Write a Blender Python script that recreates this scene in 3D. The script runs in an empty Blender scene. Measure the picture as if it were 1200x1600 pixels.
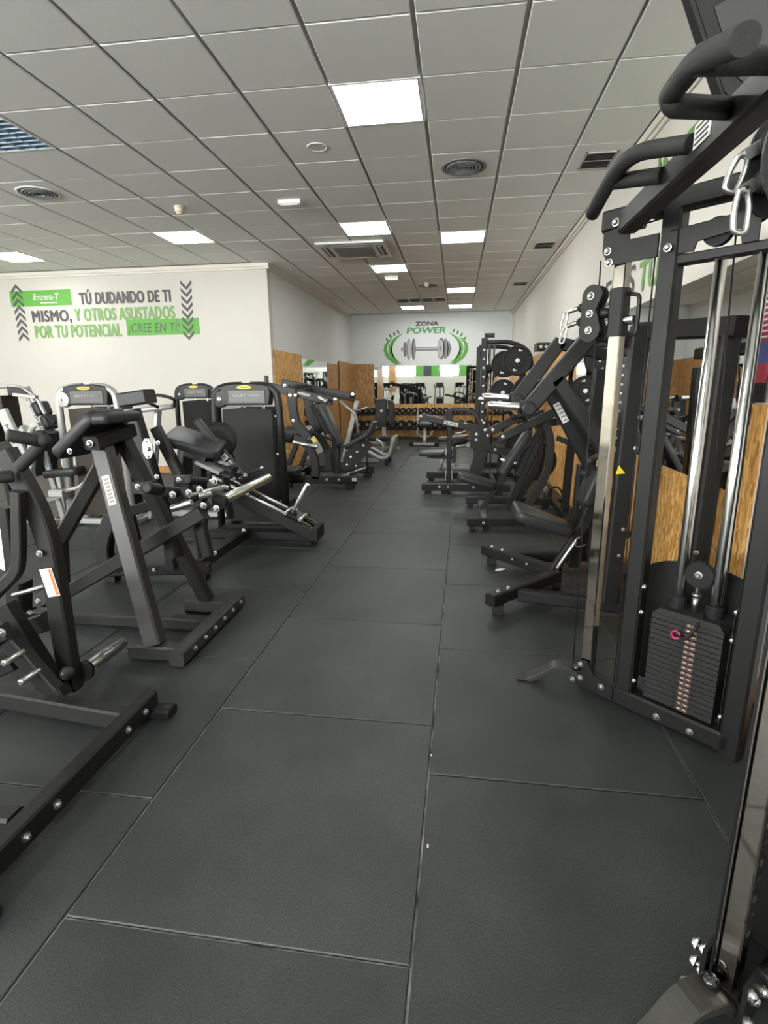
import bpy, bmesh, math, random
from mathutils import Vector, Matrix
from math import sin, cos, pi, radians

random.seed(7)
S = bpy.context.scene
COL = S.collection

# ------------------------------------------------------------------ camera
PITCH, YAW, ROLL, CAM_Z = 0.2344, -0.1353, 0.0097, 1.501
fwd = Vector((sin(YAW) * cos(PITCH), cos(YAW) * cos(PITCH), -sin(PITCH)))
rgt = Vector((cos(YAW), -sin(YAW), 0))
dwn = fwd.cross(rgt)
r2 = cos(ROLL) * rgt + sin(ROLL) * dwn
d2 = -sin(ROLL) * rgt + cos(ROLL) * dwn
cam = bpy.data.cameras.new('camera')
cam.sensor_fit = 'VERTICAL'
cam.sensor_height = 24
cam.lens = 835.66 / 1600 * 24
cam.clip_start = 0.05
camo = bpy.data.objects.new('camera', cam)
COL.objects.link(camo)
M3 = Matrix((r2, -d2, -fwd)).transposed()
camo.matrix_world = Matrix.Translation((0, 0, CAM_Z)) @ M3.to_4x4()
S.camera = camo

# ------------------------------------------------------------------ light and exposure
world = bpy.data.worlds.new('world')
S.world = world
world.use_nodes = True
bg = world.node_tree.nodes['Background']
bg.inputs[0].default_value = (0.75, 0.85, 1.0, 1)
bg.inputs[1].default_value = 1.0
LED = 17.0            # strength of the ceiling panels
DAYLIGHT = 65.0       # strength of the daylit windows
S.view_settings.view_transform = 'Standard'
S.view_settings.look = 'None'
S.view_settings.exposure = 0.52
S.view_settings.gamma = 1.0
S.view_settings.use_curve_mapping = False
S.cycles.max_bounces = 8
S.cycles.diffuse_bounces = 5
S.cycles.glossy_bounces = 4
S.cycles.caustics_reflective = False
S.cycles.caustics_refractive = False
S.cycles.sample_clamp_indirect = 6.0
S.cycles.use_denoising = True

# ------------------------------------------------------------------ materials
def new_mat(name):
    m = bpy.data.materials.new(name)
    m.use_nodes = True
    nt = m.node_tree
    b = nt.nodes['Principled BSDF']
    return m, nt, b

def simple(name, col, rough=0.5, metal=0.0, noise=0.0, nscale=60, bump=0.0, bscale=200, spec=0.5):
    m, nt, b = new_mat(name)
    b.inputs['Base Color'].default_value = (*col, 1)
    b.inputs['Roughness'].default_value = rough
    b.inputs['Metallic'].default_value = metal
    b.inputs['Specular IOR Level'].default_value = spec
    N, L = nt.nodes, nt.links
    if noise or bump:
        tc = N.new('ShaderNodeTexCoord')
    if noise:
        n = N.new('ShaderNodeTexNoise')
        n.inputs['Scale'].default_value = nscale
        n.inputs['Detail'].default_value = 4
        L.new(tc.outputs['Object'], n.inputs['Vector'])
        r = N.new('ShaderNodeValToRGB')
        r.color_ramp.elements[0].position = 0.3
        r.color_ramp.elements[1].position = 0.7
        r.color_ramp.elements[0].color = (*[c * (1 - noise) for c in col], 1)
        r.color_ramp.elements[1].color = (*[min(1, c * (1 + noise)) for c in col], 1)
        L.new(n.outputs['Fac'], r.inputs['Fac'])
        L.new(r.outputs['Color'], b.inputs['Base Color'])
    if bump:
        n2 = N.new('ShaderNodeTexNoise')
        n2.inputs['Scale'].default_value = bscale
        n2.inputs['Detail'].default_value = 3
        L.new(tc.outputs['Object'], n2.inputs['Vector'])
        bp = N.new('ShaderNodeBump')
        bp.inputs['Strength'].default_value = bump
        bp.inputs['Distance'].default_value = 0.002
        L.new(n2.outputs['Fac'], bp.inputs['Height'])
        L.new(bp.outputs['Normal'], b.inputs['Normal'])
    return m

def emit(name, col, strength):
    m, nt, b = new_mat(name)
    b.inputs['Base Color'].default_value = (*col, 1)
    b.inputs['Emission Color'].default_value = (*col, 1)
    b.inputs['Emission Strength'].default_value = strength
    return m

BLACK = simple('powder_coated_black_steel', (0.0085, 0.0085, 0.0085), 0.42, 0.0, 0.12, 40, 0.15, 700, spec=0.3)
DARK = simple('graphite_steel', (0.0135, 0.013, 0.0125), 0.42, 0.0, 0.1, 40, 0.15, 700, spec=0.3)
GREYST = simple('grey_steel', (0.03, 0.0285, 0.026), 0.4, 0.0, 0.1, 40, 0.1, 700, spec=0.3)
RUBBER = simple('black_rubber', (0.012, 0.012, 0.0125), 0.6, 0, 0.1, 80, 0.2, 500, spec=0.22)
GRIP = simple('textured_grip_rubber', (0.018, 0.018, 0.018), 0.55, 0, 0.15, 150, 0.6, 900, spec=0.3)
VINYL = simple('black_vinyl', (0.02, 0.0205, 0.021), 0.42, 0, 0.08, 20, 0.25, 350, spec=0.3)
GVINYL = simple('charcoal_vinyl', (0.03, 0.033, 0.035), 0.4, 0, 0.08, 20, 0.25, 350, spec=0.3)
CHROME = simple('polished_chrome', (0.85, 0.85, 0.83), 0.22, 1.0)
STEEL = simple('zinc_plated_steel', (0.5, 0.5, 0.485), 0.3, 1.0, 0.1, 90)
BRUSHED = simple('brushed_chrome_tube', (0.5, 0.47, 0.42), 0.07, 1.0, 0.08, 30)
SILVER = simple('silver_paint', (0.36, 0.36, 0.35), 0.35, 0.35)
SHROUD = simple('matt_black_shroud', (0.0095, 0.009, 0.0085), 0.55, 0, 0.1, 30, 0.1, 500, spec=0.22)
BROWN = simple('smoked_shroud', (0.03, 0.023, 0.018), 0.45, 0, 0.1, 20, spec=0.22)
IRON = simple('cast_weight_iron', (0.017, 0.017, 0.017), 0.5, 0.0, 0.15, 60, 0.3, 400, spec=0.3)
WHITE = simple('white_paint', (0.78, 0.78, 0.76), 0.5)
LABEL = simple('label_white', (0.72, 0.71, 0.68), 0.45, 0, 0.05, 60)
INK = simple('printed_ink', (0.05, 0.05, 0.055), 0.6)
DGREY = simple('sign_grey', (0.075, 0.07, 0.075), 0.6)
MGREY = simple('sign_mid_grey', (0.22, 0.21, 0.22), 0.6)
LGREY = simple('sign_light_grey', (0.42, 0.41, 0.41), 0.6)
GREEN = simple('sign_green', (0.095, 0.33, 0.045), 0.55)
LGREEN = simple('letter_green', (0.16, 0.31, 0.09), 0.55)
DGREEN = simple('dark_leaf_green', (0.05, 0.2, 0.05), 0.55)
ORANGE = simple('label_orange', (0.75, 0.13, 0.04), 0.5)
YELLOW = simple('sticker_yellow', (0.8, 0.6, 0.03), 0.5)
GOLD = simple('label_copper', (0.085, 0.046, 0.035), 0.4)
RED = simple('pin_red', (0.35, 0.02, 0.08), 0.35)
REDP = simple('poster_red', (0.3, 0.03, 0.05), 0.5)
BLUEP = simple('poster_blue', (0.06, 0.07, 0.2), 0.5)
VENTD = simple('vent_dark', (0.025, 0.025, 0.027), 0.6)
VENTG = simple('vent_grey', (0.22, 0.23, 0.24), 0.5)
CREAM = simple('cream_plastic', (0.62, 0.55, 0.42), 0.5)
TEAL = simple('teal_print', (0.03, 0.16, 0.2), 0.6)
WOODT = simple('wood_trim', (0.42, 0.2, 0.06), 0.5, 0, 0.25, 20)
MIRROR = simple('mirror_silver', (0.86, 0.89, 0.88), 0.015, 1.0)
LEDM = emit('led_diffuser', (0.97, 1.0, 0.985), LED)
LEDW = emit('led_small', (1.0, 0.98, 0.92), LED * 0.4)
PANE = emit('daylit_window', (0.97, 1.0, 0.99), DAYLIGHT)
WARMFILL = emit('warm_fill_pane', (1.0, 0.93, 0.8), DAYLIGHT * 0.05)  # dim warm glow of the added outer window
LOUVRE = simple('louvre_reflector', (0.55, 0.72, 0.92), 0.35, 0.6)
LOUVREL = emit('louvre_tube', (0.55, 0.78, 1.0), 30.0)

def osb_mat(name, c0, c1, c2, k=2.0):
    """Pressed wood flakes: three layers of stretched, differently turned cells."""
    m, nt, b = new_mat(name)
    N, L = nt.nodes, nt.links
    tc = N.new('ShaderNodeTexCoord')
    cur = None
    for q, (rot, sc) in enumerate((((.7, .7, .2), (30, 30, 8)), ((-.75, -.6, .3), (26, 26, 7)), ((.08, .1, .1), (34, 34, 7)))):
        mp = N.new('ShaderNodeMapping')
        mp.inputs['Rotation'].default_value = rot
        mp.inputs['Location'].default_value = (q * 3.1, q * 1.7, q * 2.3)
        mp.inputs['Scale'].default_value = [s * k for s in sc]
        L.new(tc.outputs['Object'], mp.inputs['Vector'])
        v = N.new('ShaderNodeTexVoronoi'); v.inputs['Scale'].default_value = 1
        L.new(mp.outputs['Vector'], v.inputs['Vector'])
        sp = N.new('ShaderNodeSeparateColor'); L.new(v.outputs['Color'], sp.inputs['Color'])
        if cur is None: cur = sp.outputs[0]
        else:
            gt = N.new('ShaderNodeMath'); gt.operation = 'GREATER_THAN'; gt.inputs[1].default_value = .55
            L.new(sp.outputs[1], gt.inputs[0])
            mx = N.new('ShaderNodeMix'); L.new(gt.outputs[0], mx.inputs[0]); L.new(cur, mx.inputs[2]); L.new(sp.outputs[0], mx.inputs[3])
            cur = mx.outputs[0]
    n = N.new('ShaderNodeTexNoise'); n.inputs['Scale'].default_value = 60; n.inputs['Detail'].default_value = 5
    mp = N.new('ShaderNodeMapping'); mp.inputs['Scale'].default_value = (1, 1, .15)
    L.new(tc.outputs['Object'], mp.inputs['Vector']); L.new(mp.outputs['Vector'], n.inputs['Vector'])
    add = N.new('ShaderNodeMath'); add.operation = 'MULTIPLY_ADD'; add.inputs[1].default_value = .6
    sub = N.new('ShaderNodeMath'); sub.operation = 'MULTIPLY'; sub.inputs[1].default_value = .45
    L.new(n.outputs['Fac'], sub.inputs[0]); L.new(cur, add.inputs[0]); L.new(sub.outputs[0], add.inputs[2])
    r = N.new('ShaderNodeValToRGB')
    e = r.color_ramp.elements
    e[0].position, e[0].color = 0.08, (*c0, 1)
    e[1].position, e[1].color = 0.9, (*c2, 1)
    kk = e.new(0.42); kk.color = (*c1, 1)
    L.new(add.outputs[0], r.inputs['Fac'])
    L.new(r.outputs['Color'], b.inputs['Base Color'])
    b.inputs['Roughness'].default_value = 0.6
    return m
OSB = osb_mat('oriented_strand_board', (0.17, 0.066, 0.013), (0.54, 0.26, 0.06), (0.86, 0.55, 0.21))
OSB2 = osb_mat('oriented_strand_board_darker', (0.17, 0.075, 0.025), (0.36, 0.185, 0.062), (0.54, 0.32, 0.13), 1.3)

def mat_floor():
    m, nt, b = new_mat('rubber_crumb_mat')
    N, L = nt.nodes, nt.links
    tc = N.new('ShaderNodeTexCoord')
    oi = N.new('ShaderNodeObjectInfo')
    n = N.new('ShaderNodeTexNoise'); n.inputs['Scale'].default_value = 260; n.inputs['Detail'].default_value = 2
    n2 = N.new('ShaderNodeTexNoise'); n2.inputs['Scale'].default_value = 2.2; n2.inputs['Detail'].default_value = 5
    geo = N.new('ShaderNodeNewGeometry')
    for q in (n, n2): L.new(geo.outputs['Position'], q.inputs['Vector'])
    r = N.new('ShaderNodeValToRGB')
    r.color_ramp.elements[0].position = 0.36; r.color_ramp.elements[0].color = (0.009, 0.0108, 0.0107, 1)
    r.color_ramp.elements[1].position = 0.72; r.color_ramp.elements[1].color = (0.037, 0.0405, 0.0395, 1)
    L.new(n.outputs['Fac'], r.inputs['Fac'])
    r2_ = N.new('ShaderNodeValToRGB')
    r2_.color_ramp.elements[0].position = 0.32; r2_.color_ramp.elements[0].color = (0.72, 0.73, 0.73, 1)
    r2_.color_ramp.elements[1].position = 0.7; r2_.color_ramp.elements[1].color = (1.5, 1.5, 1.46, 1)
    L.new(n2.outputs['Fac'], r2_.inputs['Fac'])
    mul = N.new('ShaderNodeMix'); mul.data_type = 'RGBA'; mul.blend_type = 'MULTIPLY'; mul.inputs[0].default_value = 1
    L.new(r.outputs['Color'], mul.inputs[6]); L.new(r2_.outputs['Color'], mul.inputs[7])
    rv = N.new('ShaderNodeMapRange'); rv.inputs[3].default_value = 0.84; rv.inputs[4].default_value = 1.12
    L.new(oi.outputs['Random'], rv.inputs[0])
    mul2 = N.new('ShaderNodeVectorMath'); mul2.operation = 'SCALE'
    L.new(mul.outputs[2], mul2.inputs[0]); L.new(rv.outputs[0], mul2.inputs[3])
    L.new(mul2.outputs[0], b.inputs['Base Color'])
    b.inputs['Roughness'].default_value = 0.5
    b.inputs['Specular IOR Level'].default_value = 0.5
    bp = N.new('ShaderNodeBump'); bp.inputs['Strength'].default_value = 0.35; bp.inputs['Distance'].default_value = 0.002
    L.new(n.outputs['Fac'], bp.inputs['Height']); L.new(bp.outputs['Normal'], b.inputs['Normal'])
    return m
MATM = mat_floor()

TILE = simple('mineral_fibre_tile', (0.86, 0.865, 0.84), 0.85, 0, 0.06, 350, 0.5, 260)
GRID = simple('ceiling_grid_metal', (0.5, 0.5, 0.49), 0.5)
PLASTER = simple('painted_plaster', (0.68, 0.655, 0.6), 0.75, 0, 0.015, 3, 0.25, 90)
PLASTER_DIMMED = simple('painted_plaster_dimmed', (0.55, 0.53, 0.485), 0.75, 0, 0.015, 3, 0.25, 90)  # plaster paint copied darker, so strong window light is held down in the colour
PLASTERC = simple('painted_plaster_cool', (0.66, 0.675, 0.665), 0.75, 0, 0.015, 3, 0.25, 90)
SLAB = simple('dusty_screed', (0.16, 0.16, 0.155), 0.9, 0, 0.85, 9)
CORNICE = simple('cornice_paint', (0.72, 0.68, 0.62), 0.6)

# ------------------------------------------------------------------ mesh helpers
def V(p): return Vector(p)

class MB:
    """Collects shapes into one mesh."""
    def __init__(s): s.v, s.f, s.sm, s.mi = [], [], [], []
    def add(s, vs, fs, smooth=False, mi=0):
        o = len(s.v)
        s.v += [Vector(q) for q in vs]
        s.f += [[i + o for i in f] for f in fs]
        s.sm += [smooth] * len(fs)
        s.mi += [mi] * len(fs)
        return s
    def beam(s, p0, p1, w, h=None, up=(0, 0, 1), ch=None, mi=0):
        """Rectangular tube from p0 to p1, w across, h along UP, edges chamfered."""
        p0, p1 = V(p0), V(p1); h = h or w
        d = (p1 - p0).normalized(); up = V(up)
        a = d.cross(up)
        if a.length < 1e-4: a = d.cross(Vector((0, 1, 0)))
        a.normalize(); b = a.cross(d).normalized()
        if b.dot(up) < 0: b = -b
        c = min(w, h) * 0.12 if ch is None else ch
        x, y = w / 2, h / 2
        pr = [(-x + c, -y), (x - c, -y), (x, -y + c), (x, y - c), (x - c, y), (-x + c, y), (-x, y - c), (-x, -y + c)]
        vs = [p + a * u + b * v for p in (p0, p1) for u, v in pr]
        fs = [[i, (i + 1) % 8, 8 + (i + 1) % 8, 8 + i] for i in range(8)]
        fs += [list(range(7, -1, -1)), list(range(8, 16))]
        return s.add(vs, fs, mi=mi)
    def path(s, pts, w, h=None, up=(0, 1, 0), mi=0, bend=None):
        """Rectangular tube swept along a planar polyline; UP is the plane's normal (the w side runs in the plane)."""
        pts = [V(p) for p in pts]; h = h or w
        if bend: pts = fillet(pts, bend, 5)
        n = len(pts); up = V(up).normalized()
        x, y, c = w / 2, h / 2, min(w, h) * 0.12
        pr = [(-x + c, -y), (x - c, -y), (x, -y + c), (x, y - c), (x - c, y), (-x + c, y), (-x, y - c), (-x, -y + c)]
        vs = []
        for i in range(n):
            d0 = (pts[i] - pts[i - 1]).normalized() if i else None
            d1 = (pts[i + 1] - pts[i]).normalized() if i < n - 1 else None
            d = ((d0 or d1) + (d1 or d0)).normalized()
            a = d.cross(up).normalized()
            k = 1.0
            if d0 and d1: k = 1 / max(0.4, math.sqrt((1 + d0.dot(d1)) / 2))
            vs += [pts[i] + a * (u * k) + up * v for u, v in pr]
        fs = [[8 * j + i, 8 * j + (i + 1) % 8, 8 * j + 8 + (i + 1) % 8, 8 * j + 8 + i] for j in range(n - 1) for i in range(8)]
        fs += [list(range(7, -1, -1)), [8 * (n - 1) + i for i in range(8)]]
        return s.add(vs, fs, mi=mi)
    def tube(s, pts, r, seg=12, bend=None, cap=True, mi=0):
        pts = [V(p) for p in pts]
        if bend: pts = fillet(pts, bend, 6)
        n = len(pts)
        d = (pts[1] - pts[0]).normalized()
        a = d.orthogonal().normalized()
        vs = []
        for i in range(n):
            d0 = (pts[i] - pts[i - 1]).normalized() if i else (pts[1] - pts[0]).normalized()
            d1 = (pts[i + 1] - pts[i]).normalized() if i < n - 1 else d0
            t = (d0 + d1).normalized()
            a = (a - t * a.dot(t)).normalized(); b = t.cross(a)
            rr = r[i] if isinstance(r, (list, tuple)) else r
            vs += [pts[i] + (a * cos(2 * pi * k / seg) + b * sin(2 * pi * k / seg)) * rr for k in range(seg)]
        fs = [[seg * j + k, seg * j + (k + 1) % seg, seg * j + seg + (k + 1) % seg, seg * j + seg + k] for j in range(n - 1) for k in range(seg)]
        s.add(vs, fs, True, mi)
        if cap:
            o = len(s.v) - len(vs)
            s.f += [[o + k for k in range(seg - 1, -1, -1)], [o + seg * (n - 1) + k for k in range(seg)]]
            s.sm += [False, False]; s.mi += [mi, mi]
        return s
    def cyl(s, p0, p1, r, seg=16, r1=None, mi=0):
        return s.tube([p0, p1], [r, r if r1 is None else r1], seg, mi=mi)
    def rod(s, p0, p1, r, seg=14, ch=0.15, mi=0):
        """Cylinder with rounded-off ends."""
        p0, p1 = V(p0), V(p1); d = (p1 - p0).normalized(); c = r * ch * 2
        return s.tube([p0, p0 + d * c * .4, p0 + d * c, p1 - d * c, p1 - d * c * .4, p1], [r * .7, r * .92, r, r, r * .92, r * .7], seg, mi=mi)
    def lathe(s, c, axis, prof, seg=24, mi=0):
        """PROF is a list of (distance along axis, radius)."""
        c, d = V(c), V(axis).normalized()
        return s.tube_prof(c, d, prof, seg, mi)
    def tube_prof(s, c, d, prof, seg, mi):
        a = d.orthogonal().normalized(); b = d.cross(a)
        vs = [c + d * t + (a * cos(2 * pi * k / seg) + b * sin(2 * pi * k / seg)) * max(r, 1e-4) for t, r in prof for k in range(seg)]
        fs = [[seg * j + k, seg * j + (k + 1) % seg, seg * j + seg + (k + 1) % seg, seg * j + seg + k] for j in range(len(prof) - 1) for k in range(seg)]
        o = len(s.v)
        s.add(vs, fs, False, mi)
        s.f += [[o + k for k in range(seg - 1, -1, -1)], [o + seg * (len(prof) - 1) + k for k in range(seg)]]
        s.sm += [False, False]; s.mi += [mi, mi]
        return s
    def box(s, c, size, ax=None, ch=None, mi=0):
        """Box centred on c; AX an optional 3x3 of axes."""
        c = V(c); X, Y, Z = [V(a) for a in (ax or ((1, 0, 0), (0, 1, 0), (0, 0, 1)))]
        p0 = c - X * (size[0] / 2); p1 = c + X * (size[0] / 2)
        return s.beam(p0, p1, size[1], size[2], up=Z, ch=ch, mi=mi)
    def prism(s, pts, nrm, t, mi=0, ch=0.0):
        """Flat polygon PTS thickened by t, half to each side along NRM."""
        nrm = V(nrm).normalized(); pts = [V(p) for p in pts]; n = len(pts)
        ctr = sum(pts, Vector()) / n
        rings = [(-t / 2, ch), (-t / 2 + ch, 0), (t / 2 - ch, 0), (t / 2, ch)] if ch else [(-t / 2, 0), (t / 2, 0)]
        vs = []
        for off, ins in rings:
            for i, p in enumerate(pts):
                q = p
                if ins:
                    e0 = (pts[i] - pts[i - 1]).normalized(); e1 = (pts[(i + 1) % n] - pts[i]).normalized()
                    m0 = nrm.cross(e0); m1 = nrm.cross(e1); m = (m0 + m1)
                    if m.length > 1e-5:
                        m.normalize()
                        if m.dot(ctr - p) < 0: m = -m
                        q = p + m * ins
                vs.append(q + nrm * off)
        R = len(rings)
        fs = [[n * j + i, n * j + (i + 1) % n, n * j + n + (i + 1) % n, n * j + n + i] for j in range(R - 1) for i in range(n)]
        fs += [list(range(n - 1, -1, -1)), [n * (R - 1) + i for i in range(n)]]
        return s.add(vs, fs, mi=mi)
    def pad(s, c, L, W, T, xd, zd, r=0.05, taper=1.0, ch=0.018, mi=0):
        """Upholstered cushion: rounded rectangle L by W, T thick; xd along L, zd outward; TAPER narrows the +x end."""
        c = V(c); X = V(xd).normalized(); Z = V(zd); Z = (Z - X * Z.dot(X)).normalized(); Y = Z.cross(X)
        pts = []
        for cx, cy, a0 in ((L / 2, W / 2 * taper, 0), (-L / 2, W / 2, 90), (-L / 2, -W / 2, 180), (L / 2, -W / 2 * taper, 270)):
            for k in range(5):
                a = radians(a0 + 22.5 * k)
                ox = cx - math.copysign(r, cx) + r * cos(a); oy = cy - math.copysign(r, cy) + r * sin(a)
                pts.append((ox, oy))
        n = len(pts); vs = []
        rings = [(-T / 2, ch * .6), (-T / 2 + ch * .4, 0), (T / 2 - ch, 0), (T / 2 - ch * .35, ch * .35), (T / 2, ch * 1.4)]
        for z, ins in rings:
            for x, y in pts:
                k = Vector((x, y)); l = k.length
                k = k * max(0, (l - ins) / l)
                vs.append(c + X * k.x + Y * k.y + Z * z)
        fs = [[n * j + i, n * j + (i + 1) % n, n * j + n + (i + 1) % n, n * j + n + i] for j in range(len(rings) - 1) for i in range(n)]
        s.add(vs, fs, True, mi)
        o = len(s.v) - len(vs)
        s.f += [[o + i for i in range(n - 1, -1, -1)], [o + n * (len(rings) - 1) + i for i in range(n)]]
        s.sm += [False, True]; s.mi += [mi, mi]
        return s
    def ball(s, c, r, seg=12, mi=0):
        c = V(c); vs, fs = [], []
        R = seg // 2
        for j in range(1, R):
            for k in range(seg):
                a, b = pi * j / R, 2 * pi * k / seg
                vs.append(c + Vector((sin(a) * cos(b), sin(a) * sin(b), cos(a))) * r)
        top, bot = len(vs), len(vs) + 1
        vs += [c + Vector((0, 0, r)), c - Vector((0, 0, r))]
        for j in range(R - 2):
            for k in range(seg): fs.append([seg * j + k, seg * j + seg + k, seg * j + seg + (k + 1) % seg, seg * j + (k + 1) % seg])
        for k in range(seg):
            fs.append([top, k, (k + 1) % seg]); fs.append([bot, seg * (R - 2) + (k + 1) % seg, seg * (R - 2) + k])
        return s.add(vs, fs, True, mi)
    def mesh(s, name, org=(0, 0, 0)):
        org = V(org)
        me = bpy.data.meshes.new(name)
        me.from_pydata([v - org for v in s.v], [], s.f)
        me.polygons.foreach_set('use_smooth', s.sm)
        me.polygons.foreach_set('material_index', s.mi)
        bm = bmesh.new(); bm.from_mesh(me)
        bmesh.ops.recalc_face_normals(bm, faces=bm.faces)
        bm.to_mesh(me); bm.free()
        return me
    def build(s, name, mats, parent=None, org=None, kind=None):
        if org is None: org = ORG.get(parent.name, Vector()) if parent else Vector()
        me = s.mesh(name, org)
        for m in (mats if isinstance(mats, (list, tuple)) else [mats]): me.materials.append(m)
        o = bpy.data.objects.new(name, me); COL.objects.link(o)
        if parent:
            o.parent = parent
            ORG[o.name] = V(org)
        else:
            o.location = org
            ORG[o.name] = V(org)
        if kind: o['kind'] = kind
        return o

ORG = {}

def fillet(pts, r, n=5):
    out = [pts[0]]
    for i in range(1, len(pts) - 1):
        p, a, b = pts[i], pts[i - 1], pts[i + 1]
        da, db = (a - p), (b - p)
        t = min(r, da.length * 0.48, db.length * 0.48)
        A, B = p + da.normalized() * t, p + db.normalized() * t
        for k in range(n + 1):
            u = k / n
            out.append(A * (1 - u) ** 2 + p * 2 * u * (1 - u) + B * u * u)
    out.append(pts[-1])
    return out

def tag(o, label, cat, group=None):
    o['label'] = label; o['category'] = cat
    if group: o['group'] = group
    return o

def thing(name, label, cat, loc, group=None):
    o = bpy.data.objects.new(name, None); COL.objects.link(o)
    o.location = loc; o.empty_display_size = 0.1
    ORG[o.name] = V(loc)
    return tag(o, label, cat, group)

def copy_part(src, parent, loc=None, rot=None, scale=None):
    c = src.copy(); COL.objects.link(c); c.parent = parent
    c.matrix_parent_inverse = Matrix()
    if loc is not None: c.location = loc
    if rot is not None: c.rotation_euler = rot
    if scale is not None: c.scale = scale
    for k in ('label', 'category', 'group'):
        if k in c and parent is not None: del c[k]
    return c

_bolt = {}
def bolt(parent, p, axis, r=0.011, name='bolt'):
    """A domed bolt head with washer on the surface at P, pointing along AXIS."""
    if r not in _bolt:
        m = MB(); m.tube_prof(Vector(), Vector((0, 0, 1)), [(-.002, r * 1.35), (r * .25, r * 1.35), (r * .3, r), (r * .8, r * .92), (r * 1.15, r * .55)], 10, 0)
        me = m.mesh('bolt'); me.materials.append(STEEL); _bolt[r] = me
    o = bpy.data.objects.new(name, _bolt[r]); COL.objects.link(o); o.parent = parent
    o.location = V(p) - ORG[parent.name]
    o.rotation_euler = V(axis).to_track_quat('Z', 'Y').to_euler()
    return o

def text_mesh(body, w, h, o, xd, zd, t=0.002, shear=0.0, bold=0.02, sp=1.0):
    """Letters fitted into a w by h box whose lower left corner is o; xd reading direction, zd up."""
    cu = bpy.data.curves.new('letters', 'FONT'); cu.body = body; cu.size = 1; cu.offset = bold; cu.shear = shear; cu.space_character = sp
    cu.resolution_u = 3
    ob = bpy.data.objects.new('letters', cu); COL.objects.link(ob)
    bpy.context.view_layer.update()
    dg = bpy.context.evaluated_depsgraph_get()
    me = bpy.data.meshes.new_from_object(ob.evaluated_get(dg))
    bpy.data.objects.remove(ob); bpy.data.curves.remove(cu)
    xs = [v.co.x for v in me.vertices]; ys = [v.co.y for v in me.vertices]
    x0, x1, y0, y1 = min(xs), max(xs), min(ys), max(ys)
    X, Z = V(xd).normalized(), V(zd).normalized(); o = V(o)
    for v in me.vertices:
        v.co = o + X * ((v.co.x - x0) / (x1 - x0) * w) + Z * ((v.co.y - y0) / (y1 - y0) * h)
    return me

def text(name, body, w, h, o, xd, zd, m, parent, shear=0.0, bold=0.0, sp=1.0, heavy=0.0):
    """HEAVY thickens the strokes by that many metres to each side."""
    X, Z = V(xd).normalized(), V(zd).normalized(); nrm = X.cross(Z)
    me = text_mesh(body, w - 2 * heavy, h - heavy, V(o) + X * heavy + Z * heavy * .5, xd, zd, shear=shear, bold=bold, sp=sp)
    org = ORG.get(parent.name, Vector())
    if heavy:
        mb = MB(); fs = [list(q.vertices) for q in me.polygons]
        for k, (dx, dz) in enumerate(((0, 0), (-1, 0), (1, 0), (-.5, .5), (.5, .5), (-.5, -.5), (.5, -.5))):
            mb.add([v.co + X * dx * heavy + Z * dz * heavy + nrm * .0002 * k for v in me.vertices], fs)
        bpy.data.meshes.remove(me)
        me = bpy.data.meshes.new(name)
        me.from_pydata([v - org for v in mb.v], [], mb.f)
    else:
        for v in me.vertices: v.co -= org
    me.name = name
    me.materials.append(m)
    ob = bpy.data.objects.new(name, me); COL.objects.link(ob); ob.parent = parent
    ORG[ob.name] = org
    return ob

def lerp(a, b, t): return V(a) * (1 - t) + V(b) * t
# ------------------------------------------------------------------ the room
CEIL = 3.396
XR, YF, XL, YP, XO, YB = 1.45, 15.72, -3.06, 8.87, -10.6, -4.5
T = 0.15
def struct(name, bm, m): return bm.build(name, m, None, (0, 0, 0), 'structure')
def slab(name, x0, x1, y0, y1, z0, z1, m):
    return struct(name, MB().box(((x0 + x1) / 2, (y0 + y1) / 2, (z0 + z1) / 2), (x1 - x0, y1 - y0, z1 - z0), ch=0.0005), m)

floor = slab('floor', XO - T, XR + T, YB - T, YF + T, -0.16, -0.0085, SLAB)
ceiling = slab('ceiling', XO - T, XR + T, YB - T, YF + T, CEIL + 0.012, CEIL + 0.2, GRID)
wall_right = slab('wall_right', XR, XR + T, YB - T, YF + T, -0.02, CEIL + 0.012, PLASTER)
wall_far = slab('wall_far', XL - T, XR, YF, YF + T, -0.02, CEIL + 0.012, PLASTERC)
wall_left = slab('wall_left', XL - T, XL, YP + T, YF, -0.02, CEIL + 0.012, PLASTERC)
wall_front = slab('wall_front', XO, XL, YP, YP + T, -0.02, CEIL + 0.012, PLASTER_DIMMED)
wall_outer = slab('wall_outer', XO - T, XO, YB - T, YP + T, -0.02, CEIL + 0.012, PLASTER)

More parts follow.
